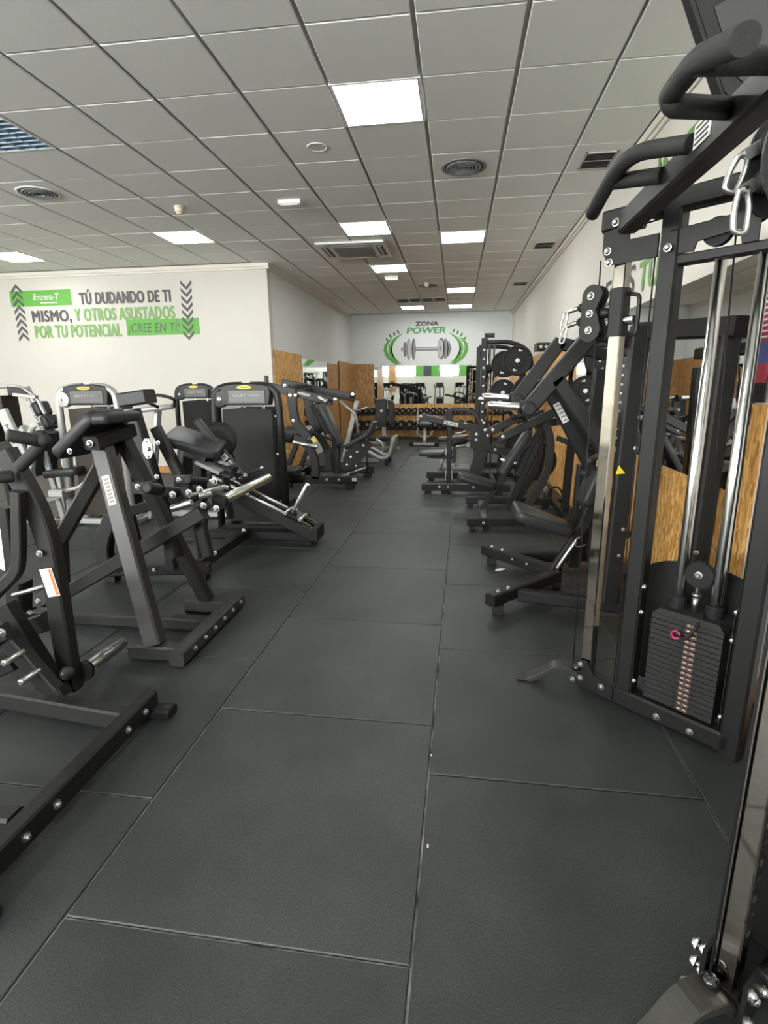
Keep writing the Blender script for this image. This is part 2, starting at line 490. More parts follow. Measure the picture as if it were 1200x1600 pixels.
# back wall, behind the camera, with its row of daylit windows (seen in the far mirror)
WZ0, WZ1 = 1.98, 2.80
openings = [(-9.9, -7.4), (-6.9, -5.05), (-4.5, -4.5), (-4.0, -2.72), (-1.1, 0.06)]
openings = [(-9.9, -7.6), (-7.2, -5.2), (-5.0, -4.5), (-4.0, -2.72), (-1.12, 0.06)]
m = MB()
def wb(x0, x1, z0, z1): m.box(((x0 + x1) / 2, YB - T / 2, (z0 + z1) / 2), (x1 - x0, T, z1 - z0), ch=0.0005)
wb(XO, XR, -0.02, WZ0); wb(XO, XR, WZ1, CEIL + 0.012)
px = XO
for a, b in openings:
    wb(px, a, WZ0, WZ1); px = b
wb(px, XR, WZ0, WZ1)
wall_back = struct('wall_back', m, PLASTER)
def window(n, x0, x1, z0, z1):
    f = MB()
    for xa, xb, za, zb in ((x0, x1, z0, z0 + .04), (x0, x1, z1 - .04, z1), (x0, x0 + .04, z0, z1), (x1 - .04, x1, z0, z1)):
        f.box(((xa + xb) / 2, YB - .06, (za + zb) / 2), (xb - xa, .06, zb - za), ch=.002)
    w = struct('window_%d' % n, f, WHITE)
    MB().box(((x0 + x1) / 2, YB - .08, (z0 + z1) / 2), (x1 - x0 - .06, .01, z1 - z0 - .06), ch=.001).build('pane', PANE, w)
for n, (a, b) in enumerate(openings): window(n + 1, a, b, WZ0, WZ1)
# window added in the unseen outer wall for warm light from the left
w6 = MB()
for ya, yb, za, zb in ((-1, 5.5, .9, .96), (-1, 5.5, 2.84, 2.9), (-1, -.94, .9, 2.9), (5.44, 5.5, .9, 2.9), (2.22, 2.28, .9, 2.9)):
    w6.box((XO + .04, (ya + yb) / 2, (za + zb) / 2), (.08, yb - ya, zb - za), ch=.002)
w6 = struct('window_6', w6, WHITE)
for ya, yb in ((-.94, 2.22), (2.28, 5.44)):
    MB().box((XO + .02, (ya + yb) / 2, 1.9), (.01, yb - ya, 1.88), ch=.001).build('pane', WARMFILL, w6)
# green painted band with a dark poster on the back wall
MB().box((-1.92, YB + .004, 2.39), (1.58, .006, .82), ch=.001).build('green_band', GREEN, wall_back)
MB().box((.48, YB + .004, 2.39), (.8, .006, .82), ch=.001).build('green_band', GREEN, wall_back)
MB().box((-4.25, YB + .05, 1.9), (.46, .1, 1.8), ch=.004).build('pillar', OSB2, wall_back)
p = MB().box((-1.95, YB + .015, 2.36), (.5, .014, .7), ch=.002).build('poster', INK, None)
tag(p, 'dark framed poster on the green painted band of the back wall', 'poster')

# cornices and skirting
def cornice(name, p0, p1, inward):
    m = MB(); p0, p1, n = V(p0), V(p1), V(inward)
    up = Vector((0, 0, 1))
    m.beam(p0 + n * .022 + up * -.03, p1 + n * .022 + up * -.03, .044, .06, ch=.006)
    m.beam(p0 + n * .012 + up * -.075, p1 + n * .012 + up * -.075, .024, .034, ch=.006)
    return struct(name, m, CORNICE)
Zc = CEIL + .004
cornice('trim_1', (XR, YB, Zc), (XR, YF, Zc), (-1, 0, 0))
cornice('trim_2', (XO, YP, Zc), (XL + .044, YP, Zc), (0, -1, 0))
cornice('trim_3', (XL, YP - .0, Zc), (XL, YF, Zc), (1, 0, 0))
struct('baseboard_front', MB().beam((XO, YP - .009, .06), (XL, YP - .009, .06), .018, .12, ch=.003), WOODT)
struct('baseboard_right', MB().beam((XR - .009, YB, .06), (XR - .009, 2.72, .06), .018, .12, ch=.003), WOODT)

# ceiling: 0.6 m grid, every tile of the nearer part a piece of its own
GX, GY = -0.2757, 3.3279
def gx(i): return GX + .6 * i
def gy(j): return GY + .6 * j
lights = [(-1, 1), (-2, 6), (0, 7), (-2, 10), (0, 14), (-2, 18), (0, 18), (-6, 6), (-1, -4), (-6, -4), (-11, -4), (-1, -9), (-6, -9), (-11, 7), (-11, 2), (-16, 2)]
louvres = [(-6, 1)]
cassette = (-3, 7.55)
def tile_mb(w, d):
    return MB().add([(x, y, z) for z, k in ((0, 0), (-.006, 0), (-.012, .006)) for x, y in
                     ((-w / 2 + k, -d / 2 + k), (w / 2 - k, -d / 2 + k), (w / 2 - k, d / 2 - k), (-w / 2 + k, d / 2 - k))],
                    [[0, 1, 5, 4], [1, 2, 6, 5], [2, 3, 7, 6], [3, 0, 4, 7], [4, 5, 9, 8], [5, 6, 10, 9], [6, 7, 11, 10], [7, 4, 8, 11], [8, 9, 10, 11]])
TW, TD = .574, .591
tile_me = tile_mb(TW, TD).mesh('ceiling_tile'); tile_me.materials.append(TILE)
edge_me = tile_mb(.476 - .012, TD).mesh('ceiling_tile_edge'); edge_me.materials.append(TILE)
rest = MB()
occupied = set(lights) | set(louvres)
for j in range(-13, 21):
    for i in range(-18, 3):
        if (i, j) in occupied: continue
        cy = gy(j) + .3
        edge = i == 2
        cx = gx(i) + (.3 if not edge else .238)
        if cy > YF - .3 or cy < YB + .3: continue
        if cx < XL and cy > YP - .28: continue
        if cx < XO + .3: continue
        near = -3 <= j <= 10 and -14 <= i and cy > 1.7 + abs(cx + .3) * .05 and cx > -1.15 * cy - 1.0
        if near:
            o = bpy.data.objects.new('ceiling_tile', edge_me if edge else tile_me); COL.objects.link(o)
            o.parent = ceiling; o.location = (cx, cy, CEIL + .008 + random.uniform(-.001, .001))
        else:
            t = tile_mb(.464 if edge else TW, TD)
            rest.add([v + Vector((cx, cy, CEIL + .008)) for v in t.v], t.f)
rest.build('distant_ceiling_tiles', TILE, ceiling, (0, 0, 0), 'stuff')

# floor mats
A0 = -0.011
def fl(lx, ly): return (lx * cos(A0) - ly * sin(A0), lx * sin(A0) + ly * cos(A0))
MW, MD = 1.0155, 1.0409
mb = MB()
w, d = MW - .0075, MD - .0075
mb.add([(x, y, z) for z, k in ((-.008, 0), (-.003, 0), (0, .003)) for x, y in
        ((-w / 2 + k, -d / 2 + k), (w / 2 - k, -d / 2 + k), (w / 2 - k, d / 2 - k), (-w / 2 + k, d / 2 - k))],
       [[0, 1, 5, 4], [1, 2, 6, 5], [2, 3, 7, 6], [3, 0, 4, 7], [4, 5, 9, 8], [5, 6, 10, 9], [6, 7, 11, 10], [7, 4, 8, 11], [8, 9, 10, 11]])
mat_me = mb.mesh('rubber_mat'); mat_me.materials.append(MATM)
offs = {-1: .56, 0: 0.0, 1: .30, 2: .75}
for c in range(-9, 3):
    for r in range(-6, 15):
        lx = -1.1159 + MW * (c + .5); ly = 1.0947 + MD * (r + .5) - offs.get(c, (c * .37) % 1.0) * MD
        x, y = fl(lx, ly)
        if x > XR + .3 or x < XO - .3 or y > YF + .3 or y < YB - .3: continue
        if x < XL - .55 and y > YP + .5: continue
        o = bpy.data.objects.new('rubber_mat', mat_me); COL.objects.link(o); o.parent = floor
        o.location = (x, y, random.uniform(-.0004, 0)); o.rotation_euler = (0, 0, A0)

# OSB boards and mirrors on the walls
def board(name, m, wall, c, size): return MB().box(c, size, ch=.002).build(name, m, wall)
yy = [2.78, 4.0, 5.22, 6.44, 7.5]
for a, b in zip(yy[:-1], yy[1:]): board('osb_board', OSB, wall_right, (XR - .009, (a + b) / 2, .465), (.018, b - a - .002, .93))
board('osb_board', OSB, wall_right, (XR - .012, 2.825, 1.16), (.024, .09, .46))
for a, b in ((7.5, 8.72), (8.72, 9.94), (9.94, 11.16), (11.16, 12.38), (12.38, 13.6), (13.6, 15.7)):
    board('osb_board', OSB, wall_right, (XR - .009, (a + b) / 2, 1.0), (.018, b - a - .003, 2.0))
for a, b in ((8.95, 9.78), (9.78, 10.6)): board('osb_board', OSB, wall_left, (XL + .009, (a + b) / 2, 1.04), (.018, b - a - .003, 2.08))
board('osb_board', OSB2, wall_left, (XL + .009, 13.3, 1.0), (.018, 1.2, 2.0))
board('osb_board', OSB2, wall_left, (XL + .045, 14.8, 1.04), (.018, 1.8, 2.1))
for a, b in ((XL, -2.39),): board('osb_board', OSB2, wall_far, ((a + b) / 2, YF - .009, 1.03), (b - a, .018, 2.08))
for a, b in ((-2.39, -1.18), (-1.18, .04), (.04, 1.44)): board('osb_board', OSB, wall_far, ((a + b) / 2, YF - .009, .47), (b - a - .003, .018, .94))

def mirror(lab, c, size):
    o = MB().box(c, size, ch=.002).build('wall_mirror', MIRROR, None, c)
    return tag(o, lab, 'mirror')
mirror('long frameless mirror on the right wall above the OSB boards', (XR - .008, (2.87 + 7.5) / 2, (.93 + 2.105) / 2), (.012, 7.5 - 2.87, 2.105 - .93))
mirror('wide frameless mirror on the far wall above the dumbbell rack', ((-2.385 + 1.44) / 2, YF - .008, (.945 + 2.0) / 2), (1.44 + 2.385, .012, 2.0 - .945))
mirror('small frameless mirror between OSB boards on the far left wall', (XL + .008, (10.62 + 12.68) / 2, 1.35), (.012, 2.06, 1.32))

# ------------------------------------------------------------------ ceiling fittings
def led(i, j, lab, group=None):
    cx, cy = gx(i) + .3, gy(j) + .3
    t = thing('ceiling_light', lab, 'light', (cx, cy, CEIL), group)
    m = MB(); z = CEIL + .0
    for x0, x1, y0, y1 in ((-.296, .296, -.296, -.276), (-.296, .296, .276, .296), (-.296, -.276, -.276, .276), (.276, .296, -.276, .276)):
        m.box((cx + (x0 + x1) / 2, cy + (y0 + y1) / 2, z), (x1 - x0, y1 - y0, .016), ch=.002)
    m.build('frame', WHITE, t)
    MB().box((cx, cy, z + .002), (.55, .55, .006), ch=.001).build('diffuser', LEDM, t)
labs = {(-1, 1): 'largest and nearest lit square LED panel in the ceiling', (-2, 6): 'lit LED panel just in front of the air conditioning cassette',
        (0, 7): 'lit LED panel right of the air conditioning cassette', (-2, 10): 'lit LED panel just behind the air conditioning cassette',
        (0, 14): 'lit LED panel second from the far wall, right row', (-2, 18): 'farthest lit LED panel of the left corridor row, behind the slot vents',
        (0, 18): 'farthest lit LED panel of the right row, by the far wall', (-6, 6): 'lit LED panel above the printed left wall, by the smoke detector',
        (-11, 7): 'lit LED panel at the left picture edge below the round diffuser'}
for ij in lights:
    if ij in labs: led(*ij, labs[ij])
    else: led(*ij, 'lit square LED panel in the ceiling outside the picture', 'LED panels outside the picture')
i, j = louvres[0]
cx, cy = gx(i) + .3, gy(j) + .3
t = thing('louvre_light', 'square louvred ceiling light with bluish mirror cells, at left picture edge', 'light', (cx, cy, CEIL))
m = MB()
for x0, x1, y0, y1 in ((-.296, .296, -.296, -.28), (-.296, .296, .28, .296), (-.296, -.28, -.28, .28), (.28, .296, -.28, .28)):
    m.box((cx + (x0 + x1) / 2, cy + (y0 + y1) / 2, CEIL), (x1 - x0, y1 - y0, .016), ch=.002)
m.build('frame', WHITE, t)
MB().box((cx, cy, CEIL + .03), (.56, .56, .01), ch=.001).build('reflector', LOUVRE, t)
for k in range(4): MB().cyl((cx - .21 + .14 * k, cy - .27, CEIL + .022), (cx - .21 + .14 * k, cy + .27, CEIL + .022), .008, 8).build('lamp_tube', LOUVREL, t)
for k in range(9): MB().box((cx, cy - .28 + .07 * k, CEIL + .008), (.56, .004, .03), ch=.0005).build('louvre_blade', LOUVRE, t)
for k in range(5): MB().box((cx - .28 + .14 * k, cy, CEIL + .008), (.004, .56, .03), ch=.0005).build('louvre_blade', LOUVRE, t)

def diffuser(x, y, r, lab, mat, n=5):
    t = thing('round_air_diffuser', lab, 'vent', (x, y, CEIL - .004))
    z = CEIL - .004; dn = Vector((0, 0, -1))
    MB().tube_prof(Vector((x, y, z)), dn, [(0, r), (.006, r), (.010, r * .93), (.004, r * .86), (0, r * .86)], 32, 0).build('outer_ring', mat, t)
    MB().tube_prof(Vector((x, y, z)), dn, [(-.001, r * .85), (.001, r * .85)], 32, 0).build('backing', VENTD, t)
    for k in range(n):
        rr = r * (.78 - .16 * k)
        MB().tube_prof(Vector((x, y, z)), dn, [(.001, rr), (.012, rr), (.016, rr - .008), (.004, max(.004, rr - .02))], 28, 0).build('cone_ring', VENTG, t)
diffuser(0.012, 5.44, .20, 'grey round ceiling air diffuser right of the nearest LED panel', VENTG)
diffuser(-4.19, 5.43, .20, 'round ceiling air diffuser with pale rim at left, under the louvred light', WHITE, 4)
diffuser(-.62, 11.36, .19, 'far round grey ceiling diffuser beside a small detector', VENTG, 4)
t = thing('ceiling_speaker', 'flush round white ceiling speaker left of the nearest LED panel', 'speaker', (-1.18, 4.83, CEIL - .004))
MB().tube_prof(Vector((-1.18, 4.83, CEIL - .003)), Vector((0, 0, -1)), [(0, .085), (.005, .084), (.007, .078), (.004, .072)], 28, 0).build('rim', TILE, t)
MB().tube_prof(Vector((-1.18, 4.83, CEIL - .003)), Vector((0, 0, -1)), [(.001, .072), (.005, .06)], 28, 0).build('grille', CORNICE, t)

def emergency(x, y, lab, m2, w=.24, d=.11):
    t = thing('emergency_light', lab, 'light', (x, y, CEIL - .004))
    MB().box((x, y, CEIL - .025), (w, d, .045), ch=.01).build('body', WHITE, t)
    MB().box((x, y, CEIL - .05), (w * .8, d * .7, .012), ch=.004).build('lens', m2, t)
emergency(-1.79, 6.06, 'small white emergency light box on the ceiling, left of the corridor panels', WHITE)
emergency(-1.22, 10.27, 'small lit emergency light behind the second LED panel of the left row', LEDW)
def detector(x, y, lab):
    t = thing('smoke_detector', lab, 'detector', (x, y, CEIL - .004)); dn = Vector((0, 0, -1))
    MB().tube_prof(Vector((x, y, CEIL - .004)), dn, [(0, .055), (.015, .055), (.018, .05)], 20, 0).build('base', CREAM, t)
    MB().tube_prof(Vector((x, y, CEIL - .004)), dn, [(.018, .05), (.05, .046), (.06, .036), (.075, .03), (.078, .01)], 20, 0).build('sensor_head', CREAM, t)
detector(-3.03, 6.05, 'cream smoke detector hanging from the ceiling near the left LED panel')
detector(-.63, 11.05, 'tiny pale detector on the far ceiling above the round diffuser')

# air conditioning cassette
t = thing('air_conditioning_cassette', 'white four-way ceiling air conditioning cassette with grey grille', 'air conditioner', (-1.5, 8.2, CEIL - .004))
cx, cy, s_ = -1.5, 8.2, .47
MB().box((cx, cy, CEIL - .024), (2 * s_, 2 * s_, .03), ch=.01).build('fascia', WHITE, t)
MB().box((cx, cy, CEIL - .041), (.54, .54, .012), ch=.004).build('grille', VENTG, t)
for k in range(4):
    a = k * pi / 2
    c = (cx + cos(a) * .385, cy + sin(a) * .385, CEIL - .040)
    MB().box(c, (.09 if k % 2 == 0 else .56, .56 if k % 2 == 0 else .09, .006), ch=.002).build('air_slot', VENTD, t)
    MB().box((c[0], c[1], c[2] - .005), (.05 if k % 2 == 0 else .54, .54 if k % 2 == 0 else .05, .006), ch=.002).build('flap', LGREY, t)

def vent(x, y, w, d, lab, group=None, bars=2):
    t = thing('ceiling_vent', lab, 'vent', (x, y, CEIL - .004), group); z = CEIL - .008
    m = MB()
    for x0, x1, y0, y1 in ((-w / 2, w / 2, -d / 2, -d / 2 + .018), (-w / 2, w / 2, d / 2 - .018, d / 2), (-w / 2, -w / 2 + .018, -d / 2, d / 2), (w / 2 - .018, w / 2, -d / 2, d / 2)):
        m.box((x + (x0 + x1) / 2, y + (y0 + y1) / 2, z), (x1 - x0, y1 - y0, .012), ch=.002)
    m.build('frame', LGREY, t)
    MB().box((x, y, z + .003), (w - .03, d - .03, .004), ch=.001).build('backing', VENTD, t)
    for k in range(1, bars): MB().box((x, y - d / 2 + d * k / bars, z), (w - .03, .012, .01), ch=.002).build('bar', LGREY, t)
    for k in range(10): MB().box((x, y - d / 2 + d * (k + .5) / 10, z), (w - .036, .006, .008), ch=.001).build('slat', VENTD, t)
vent(1.17, 5.47, .27, .36, 'nearest dark square ceiling vent beside the right wall')
vent(1.17, 8.45, .27, .36, 'second dark square ceiling vent along the right wall')
vent(1.17, 11.45, .27, .36, 'third and smallest dark ceiling vent along the right wall')
for k in range(4):
    vent(-1.3 + .285 * k, 13.15, .26, .5, ['leftmost', 'second from left', 'third from left', 'rightmost'][k] + ' of the four far slot vents before the last LED panels', 'far slot vents', 2)

# ------------------------------------------------------------------ writing on the walls
FX, FZ = (1, 0, 0), (0, 0, 1)
YW = YP - .004
def ftext(body, x0, x1, z0, z1, m, **k): return text('lettering', body, x1 - x0, z1 - z0, (x0, YW - .004, z0), FX, FZ, m, wall_front, **k)
def flat(name, pts, m, wall=None, nrm=(0, 1, 0)):
    return MB().prism(pts, nrm, .003).build(name, m, wall or wall_front)
def band(x0, x1, z0, z1, m): return flat('painted_band', [(x0, YW, z0), (x1, YW, z0), (x1, YW, z1), (x0, YW, z1)], m)
band(-7.66, -6.52, 2.862, 3.112, GREEN)
band(-5.57, -4.27, 2.345, 2.6, GREEN)
ftext('Entrena-T', -7.22, -6.74, 2.955, 3.055, WHITE, bold=.0, shear=.15)
for k in range(9): flat('printed_tick', [(-7.1 + .035 * k + dx, YW - .004, 2.9 + dz) for dx, dz in ((0, 0), (.024, 0), (.024, .02), (0, .02))], WHITE)
ftext('TÚ DUDANDO DE TI', -6.37, -4.72, 2.86, 3.1, DGREY, heavy=.011, sp=1.1)
ftext('MISMO,', -7.3, -6.55, 2.57, 2.79, DGREY, heavy=.011, sp=1.1)
ftext('Y OTROS ASUSTADOS', -6.5, -4.67, 2.595, 2.80, LGREEN, heavy=.011, sp=1.1)
ftext('POR TU POTENCIAL', -7.29, -5.66, 2.335, 2.545, LGREEN, heavy=.011, sp=1.1)
ftext('¡CREE EN TÍ!', -5.54, -4.62, 2.355, 2.575, DGREY, bold=-.004, shear=.18)
def chevron(x, z, up):
    s_ = 1 if up else -1; h = .05 * s_
    pts = [(x - .095, YW - .005, z - h), (x - .095, YW - .005, z - h + .05 * s_ * 1.1), (x, YW - .005, z + h + .05 * s_), (x + .095, YW - .005, z - h + .05 * s_ * 1.1), (x + .095, YW - .005, z - h), (x, YW - .005, z + h)]
    a = MB()
    L = [pts[0], pts[5], pts[2], pts[1]]; R_ = [pts[5], pts[4], pts[3], pts[2]]
    a.prism(L, (0, 1, 0), .003); a.prism(R_, (0, 1, 0), .003)
    a.build('chevron', DGREY, wall_front)
for k in range(8):
    chevron(-7.52, 3.12 - .112 * k, True)
    chevron(-4.44 - .004 * k, 3.135 - .112 * k, False)

# right wall lettering
def rtext(body, y0, y1, z0, z1, m, **k): return text('lettering', body, abs(y1 - y0), z1 - z0, (XR - .006, y0, z0), (0, -1, 0), FZ, m, wall_right, **k)
rtext('TU ÚNICO', 6.1, 4.98, 2.74, 3.04, DGREY, heavy=.012)
rtext('LÍMITE', 4.92, 3.7, 2.72, 3.17, LGREEN, heavy=.015)
rtext('ERES', 5.95, 5.02, 2.22, 2.46, DGREY, bold=.01)
rtext('TÚ', 4.92, 4.45, 2.20, 2.50, LGREEN, heavy=.015)

# far wall: ZONA POWER with a printed dumbbell and two leaf wreaths
YZ = YF - .004
def ztext(body, x0, x1, z0, z1, m, **k): return text('lettering', body, x1 - x0, z1 - z0, (x0, YZ - .003, z0), FX, FZ, m, wall_far, **k)
ztext('ZONA', *(-1.204, 15.710, 3.090)[::2][:1], *(-0.555, 15.710, 3.076)[::2][:1], *(-0.883, 15.710, 3.075)[2:], *(-0.884, 15.710, 3.193)[2:], DGREY, heavy=.011)
ztext('POWER', *(-1.455, 15.710, 2.892)[::2][:1], *(-0.348, 15.710, 2.868)[::2][:1], *(-0.881, 15.710, 2.871)[2:], *(-0.883, 15.710, 3.041)[2:], simple('power_green', (.1, .33, .12), .55), heavy=.014, shear=.12)
def zflat(name, pts, m, d=0): return MB().prism([(x, YZ - .001 - d, z) for x, z in pts], (0, 1, 0), .002).build(name, m, wall_far)
cx_, cz_ = -.915, 2.455
def ell(x, z, a, b, n=20): return [(x + a * cos(2 * pi * k / n), z + b * sin(2 * pi * k / n)) for k in range(n)]
zflat('printed_bar', [(-1.24, cz_ - .05), (-.5, cz_ - .05), (-.5, cz_ + .05), (-1.24, cz_ + .05)], MGREY)
zflat('printed_bar', [(-1.24, cz_ + .0), (-.5, cz_ + .0), (-.5, cz_ + .03), (-1.24, cz_ + .03)], LGREY, .002)
for k, (x, a, b_) in enumerate(((-1.56, .05, .06), (-1.49, .05, .2), (-1.39, .065, .29), (-1.25, .06, .29))):
    zflat('printed_plate', ell(x, cz_, a, b_), DGREY if k % 2 else MGREY, .002 + .001 * k)
    zflat('printed_plate', ell(x + .015, cz_, a * .6, b_ * .88), MGREY if k % 2 else LGREY, .003 + .001 * k)
for k, (x, a, b_) in enumerate(((-.24, .05, .06), (-.28, .06, .2), (-.36, .09, .27), (-.48, .10, .29))):
    zflat('printed_plate', ell(x, cz_, a, b_), DGREY if k % 2 else MGREY, .002 + .001 * k)
    zflat('printed_plate', ell(x - .01, cz_, a * .8, b_ * .88), LGREY if k % 2 else MGREY, .003 + .001 * k)
zflat('printed_plate', ell(-.5, cz_, .035, .07), MGREY, .009)
def bez(P, t): return tuple((1 - t) ** 3 * P[0][i] + 3 * t * (1 - t) ** 2 * P[1][i] + 3 * t * t * (1 - t) * P[2][i] + t ** 3 * P[3][i] for i in (0, 1))
for sg in (-1, 1):
    for P, wd, mt in ((((-1.66, 2.04), (-2.02, 2.32), (-2.0, 2.66), (-1.56, 2.88)), .055, GREEN), (((-1.72, 2.04), (-2.16, 2.3), (-2.12, 2.62), (-1.84, 2.76)), .05, GREEN), (((-1.6, 2.06), (-1.9, 2.26), (-1.92, 2.46), (-1.84, 2.62)), .022, LGREEN)):
        m = MB(); N_ = 14; pr = []
        for k in range(N_ + 1):
            t = k / N_; x, z = bez(P, t); x2, z2 = bez(P, min(1, t + .01)); x1, z1 = bez(P, max(0, t - .01))
            tx, tz = x2 - x1, z2 - z1; l = math.hypot(tx, tz); w = wd * (sin(pi * (t * .85 + .12)) ** 1.0)
            pr.append(((x - tz / l * w, z + tx / l * w), (x + tz / l * w, z - tx / l * w)))
        mx_ = lambda q: (q[0] if sg < 0 else 2 * cx_ - q[0], YZ - .002, q[1])
        for k in range(N_): m.prism([mx_(pr[k][0]), mx_(pr[k + 1][0]), mx_(pr[k + 1][1]), mx_(pr[k][1])], (0, 1, 0), .002)
        m.build('printed_stem', mt, wall_far)
    for (x, z, ang) in ((-2.04, 2.56, .5), (-2.0, 2.72, .8), (-1.91, 2.82, 1.1), (-1.8, 2.88, 1.35), (-1.69, 2.93, 1.0), (-2.06, 2.42, .3)):
        pts = []
        for q in range(8):
            b_ = 2 * pi * q / 8
            ux, uz = .06 * cos(b_), .028 * sin(b_)
            xx = x - .0 + ux * cos(pi - ang) - uz * sin(pi - ang); zz = z + ux * sin(pi - ang) + uz * cos(pi - ang)
            pts.append((xx if sg < 0 else 2 * cx_ - xx, zz))
        zflat('printed_leaf', pts, DGREEN)
# ------------------------------------------------------------------ cable crossover machine (right foreground)
R1 = thing('cable_crossover_machine', 'tall black cable machine with chrome columns and weight stack in right foreground', 'gym machine', (1.0, 1.81, 0))
TDv, TNv = Vector((.45, -.423, 0)).normalized(), None
TNv = Vector((TDv.y, -TDv.x, 0))
def tower(far):
    def W(s, z, off=0.0):
        p = Vector((.65, 2.5, 0)) + TDv * s + TNv * off
        if not far: p.y = 3.62 - p.y
        return Vector((p.x, p.y, z))
    def Wp(sz, off=0.0): return W(sz[0], sz[1], off)
    n = TNv.copy(); d = TDv.copy()
    if not far: n.y = -n.y; d.y = -d.y
    up = Vector((0, 0, 1))
    B = lambda m, name, mat, par=R1: m.build(name, mat, par)
    # base and foot
    B(MB().beam(W(-.03, .055, -.04), W(.64, .055, -.04), .08, .085), 'base_beam', BLACK)
    m = MB()
    tip = Vector((.395, 2.585, .012)) if far else Vector((.46, .98, .012))
    a, b_ = W(-.02, .06, -.04), tip
    side = (b_ - a).cross(up)
    pts = fillet([a, lerp(a, b_, .12) + up * .035, lerp(a, b_, .5) + up * .07, lerp(a, b_, .8) + up * .02, b_], .09, 4)
    m.path(pts, .028, .075, up=side)
    B(m, 'front_foot', GREYST)
    t = MB(); e = (b_ - a); e.z = 0; e.normalize()
    t.box(b_ + e * .02, (.07, .07, .008), ax=(e, up.cross(e), up), ch=.002)
    B(t, 'foot_tab', GREYST)
    # posts
    B(MB().beam(W(.0, .1, -.035), W(.0, 2.03, -.035), .052, .052, up=n, ch=.004), 'chrome_column', BRUSHED)
    B(MB().beam(W(.195, .095, -.04), W(.195, 2.16, -.04), .075, .075, up=n), 'upright', BLACK)
    B(MB().beam(W(.645, .0, -.04), W(.645, 2.16, -.04), .08, .08, up=n), 'rear_upright', BLACK)
    # brackets
    lo = [(-.035, .03), (-.035, .165), (.02, .17), (.06, .115), (.155, .105), (.155, .03)]
    B(MB().prism([W(s, z, .006) for s, z in lo], n, .01), 'lower_bracket', BLACK)
    for s, z in ((-.015, .145), (-.01, .075), (.1, .075), (-.05, .02 + .03), (.36, .045), (.5, .045)):
        bolt(R1, W(s, z, .012 if s < .2 else .001), n, .0115)
    hi = [(-.07, 2.105), (-.07, 2.03), (-.04, 1.975), (.16, 1.975), (.16, 2.06), (.04, 2.06), (.04, 2.12)]
    B(MB().prism([W(s, z, .006) for s, z in hi], n, .012), 'upper_bracket', BLACK)
    B(MB().box(W(-.01, 2.15, -.035), (.15, .085, .085), ax=(d, n, up)), 'top_block', BLACK)
    for s, z in ((-.02, 2.135), (-.045, 2.03), (-.035, 1.985), (.2, 2.0)):
        bolt(R1, W(s, z, .014), n, .012)
    # top cross beams of the tower
    B(MB().beam(W(.1, 2.17, -.04), W(.66, 2.17, -.04), .075, .075), 'top_beam', DARK)
    B(MB().beam(W(.22, 1.955, -.04), W(.62, 1.955, -.04), .06, .035), 'rod_crossbar', BLACK)
    pl = [(.235, 2.06), (.235, 1.975), (.29, 1.972), (.30, 2.005), (.44, 2.02), (.45, 1.97), (.5, 1.97), (.5, 2.14), (.455, 2.14), (.445, 2.075)]
    B(MB().prism([W(s, z, -.0) for s, z in pl], n, .01), 'pulley_plate', BLACK)
    def pulley(c, r, name='pulley'):
        p_ = MB().tube_prof(c, n, [(-.014, r), (-.008, r), (-.003, r * .86), (.003, r * .86), (.008, r), (.014, r)], 22, 0)
        q = B(p_, name, RUBBER)
        bolt(q, c + n * .016, n, .012)
        return q
    ORGfix = None
    pulley(W(.36, 2.03, -.025), .05)
    pulley(W(.47, 2.09, -.03), .058)
    # guide rods and stack
    for s in (.356, .50):
        B(MB().cyl(W(s, .1, -.09), W(s, 1.95, -.04 - .0 if False else -.09), .0215, 16), 'guide_rod', CHROME)
    z0, nP, h = .105, 17, .0242
    cs, hw, dep = .425, .142, .15
    for k in range(nP):
        zz = z0 + h * k
        pm = MB().box(W(cs, zz + h / 2, -.02 - dep / 2), (hw * 2, dep, h - .0025), ax=(d, n, up), ch=.0022)
        plate = B(pm, 'weight_plate', IRON)
        if far:
            B(MB().cyl(W(cs - .012, zz + h / 2, -.0205), W(cs - .012, zz + h / 2, -.0185), .0055, 10), 'pin_hole', RUBBER, plate)
            B(MB().box(W(cs + .025, zz + h / 2, -.019), (.046, .002, h - .006), ax=(d, n, up), ch=.0004), 'weight_label', GOLD, plate)
            B(MB().box(W(cs + .012, zz + h / 2 + .003, -.0178), (.012, .001, .006), ax=(d, n, up), ch=.0002).box(W(cs + .036, zz + h / 2 + .003, -.0178), (.014, .001, .005), ax=(d, n, up), ch=.0002), 'label_print', LGREY, plate)
    zt = z0 + h * nP
    head = B(MB().prism([W(cs + a_, zt + .001, -.02 - dep / 2) + n * b2 for a_, b2 in ((-hw * .96, -dep / 2), (hw * .96, -dep / 2), (hw * .96, dep / 2), (-hw * .96, dep / 2))] and
             [W(cs - hw, zt, -.02 - dep / 2), W(cs + hw, zt, -.02 - dep / 2), W(cs + hw - .02, zt + .03, -.02 - dep / 2), W(cs - hw + .03, zt + .03, -.02 - dep / 2)], n, dep), 'stack_head', IRON)
    for s in (.356, .50):
        B(MB().tube_prof(W(s, zt + .03, -.09), up, [(0, .034), (.045, .034), (.05, .03)], 16, 0), 'bushing', RUBBER)
    m = MB().cyl(W(.425, zt + .03, -.09), W(.425, zt + .1, -.09), .014, 12).cyl(W(.425, zt + .1, -.09), W(.425, zt + .112, -.09), .02, 8).cyl(W(.425, zt + .112, -.09), W(.425, zt + .17, -.09), .009, 10)
    B(m, 'selector_stem', STEEL)
    pulley(W(.43, .715, -.085), .056, 'stack_pulley')
    m = MB()
    N_ = 14
    for k in range(N_): pass
    c = W(.395, .455, -.004)
    ring = [c + (d * cos(2 * pi * k / 16) + up * sin(2 * pi * k / 16)) * .017 for k in range(17)]
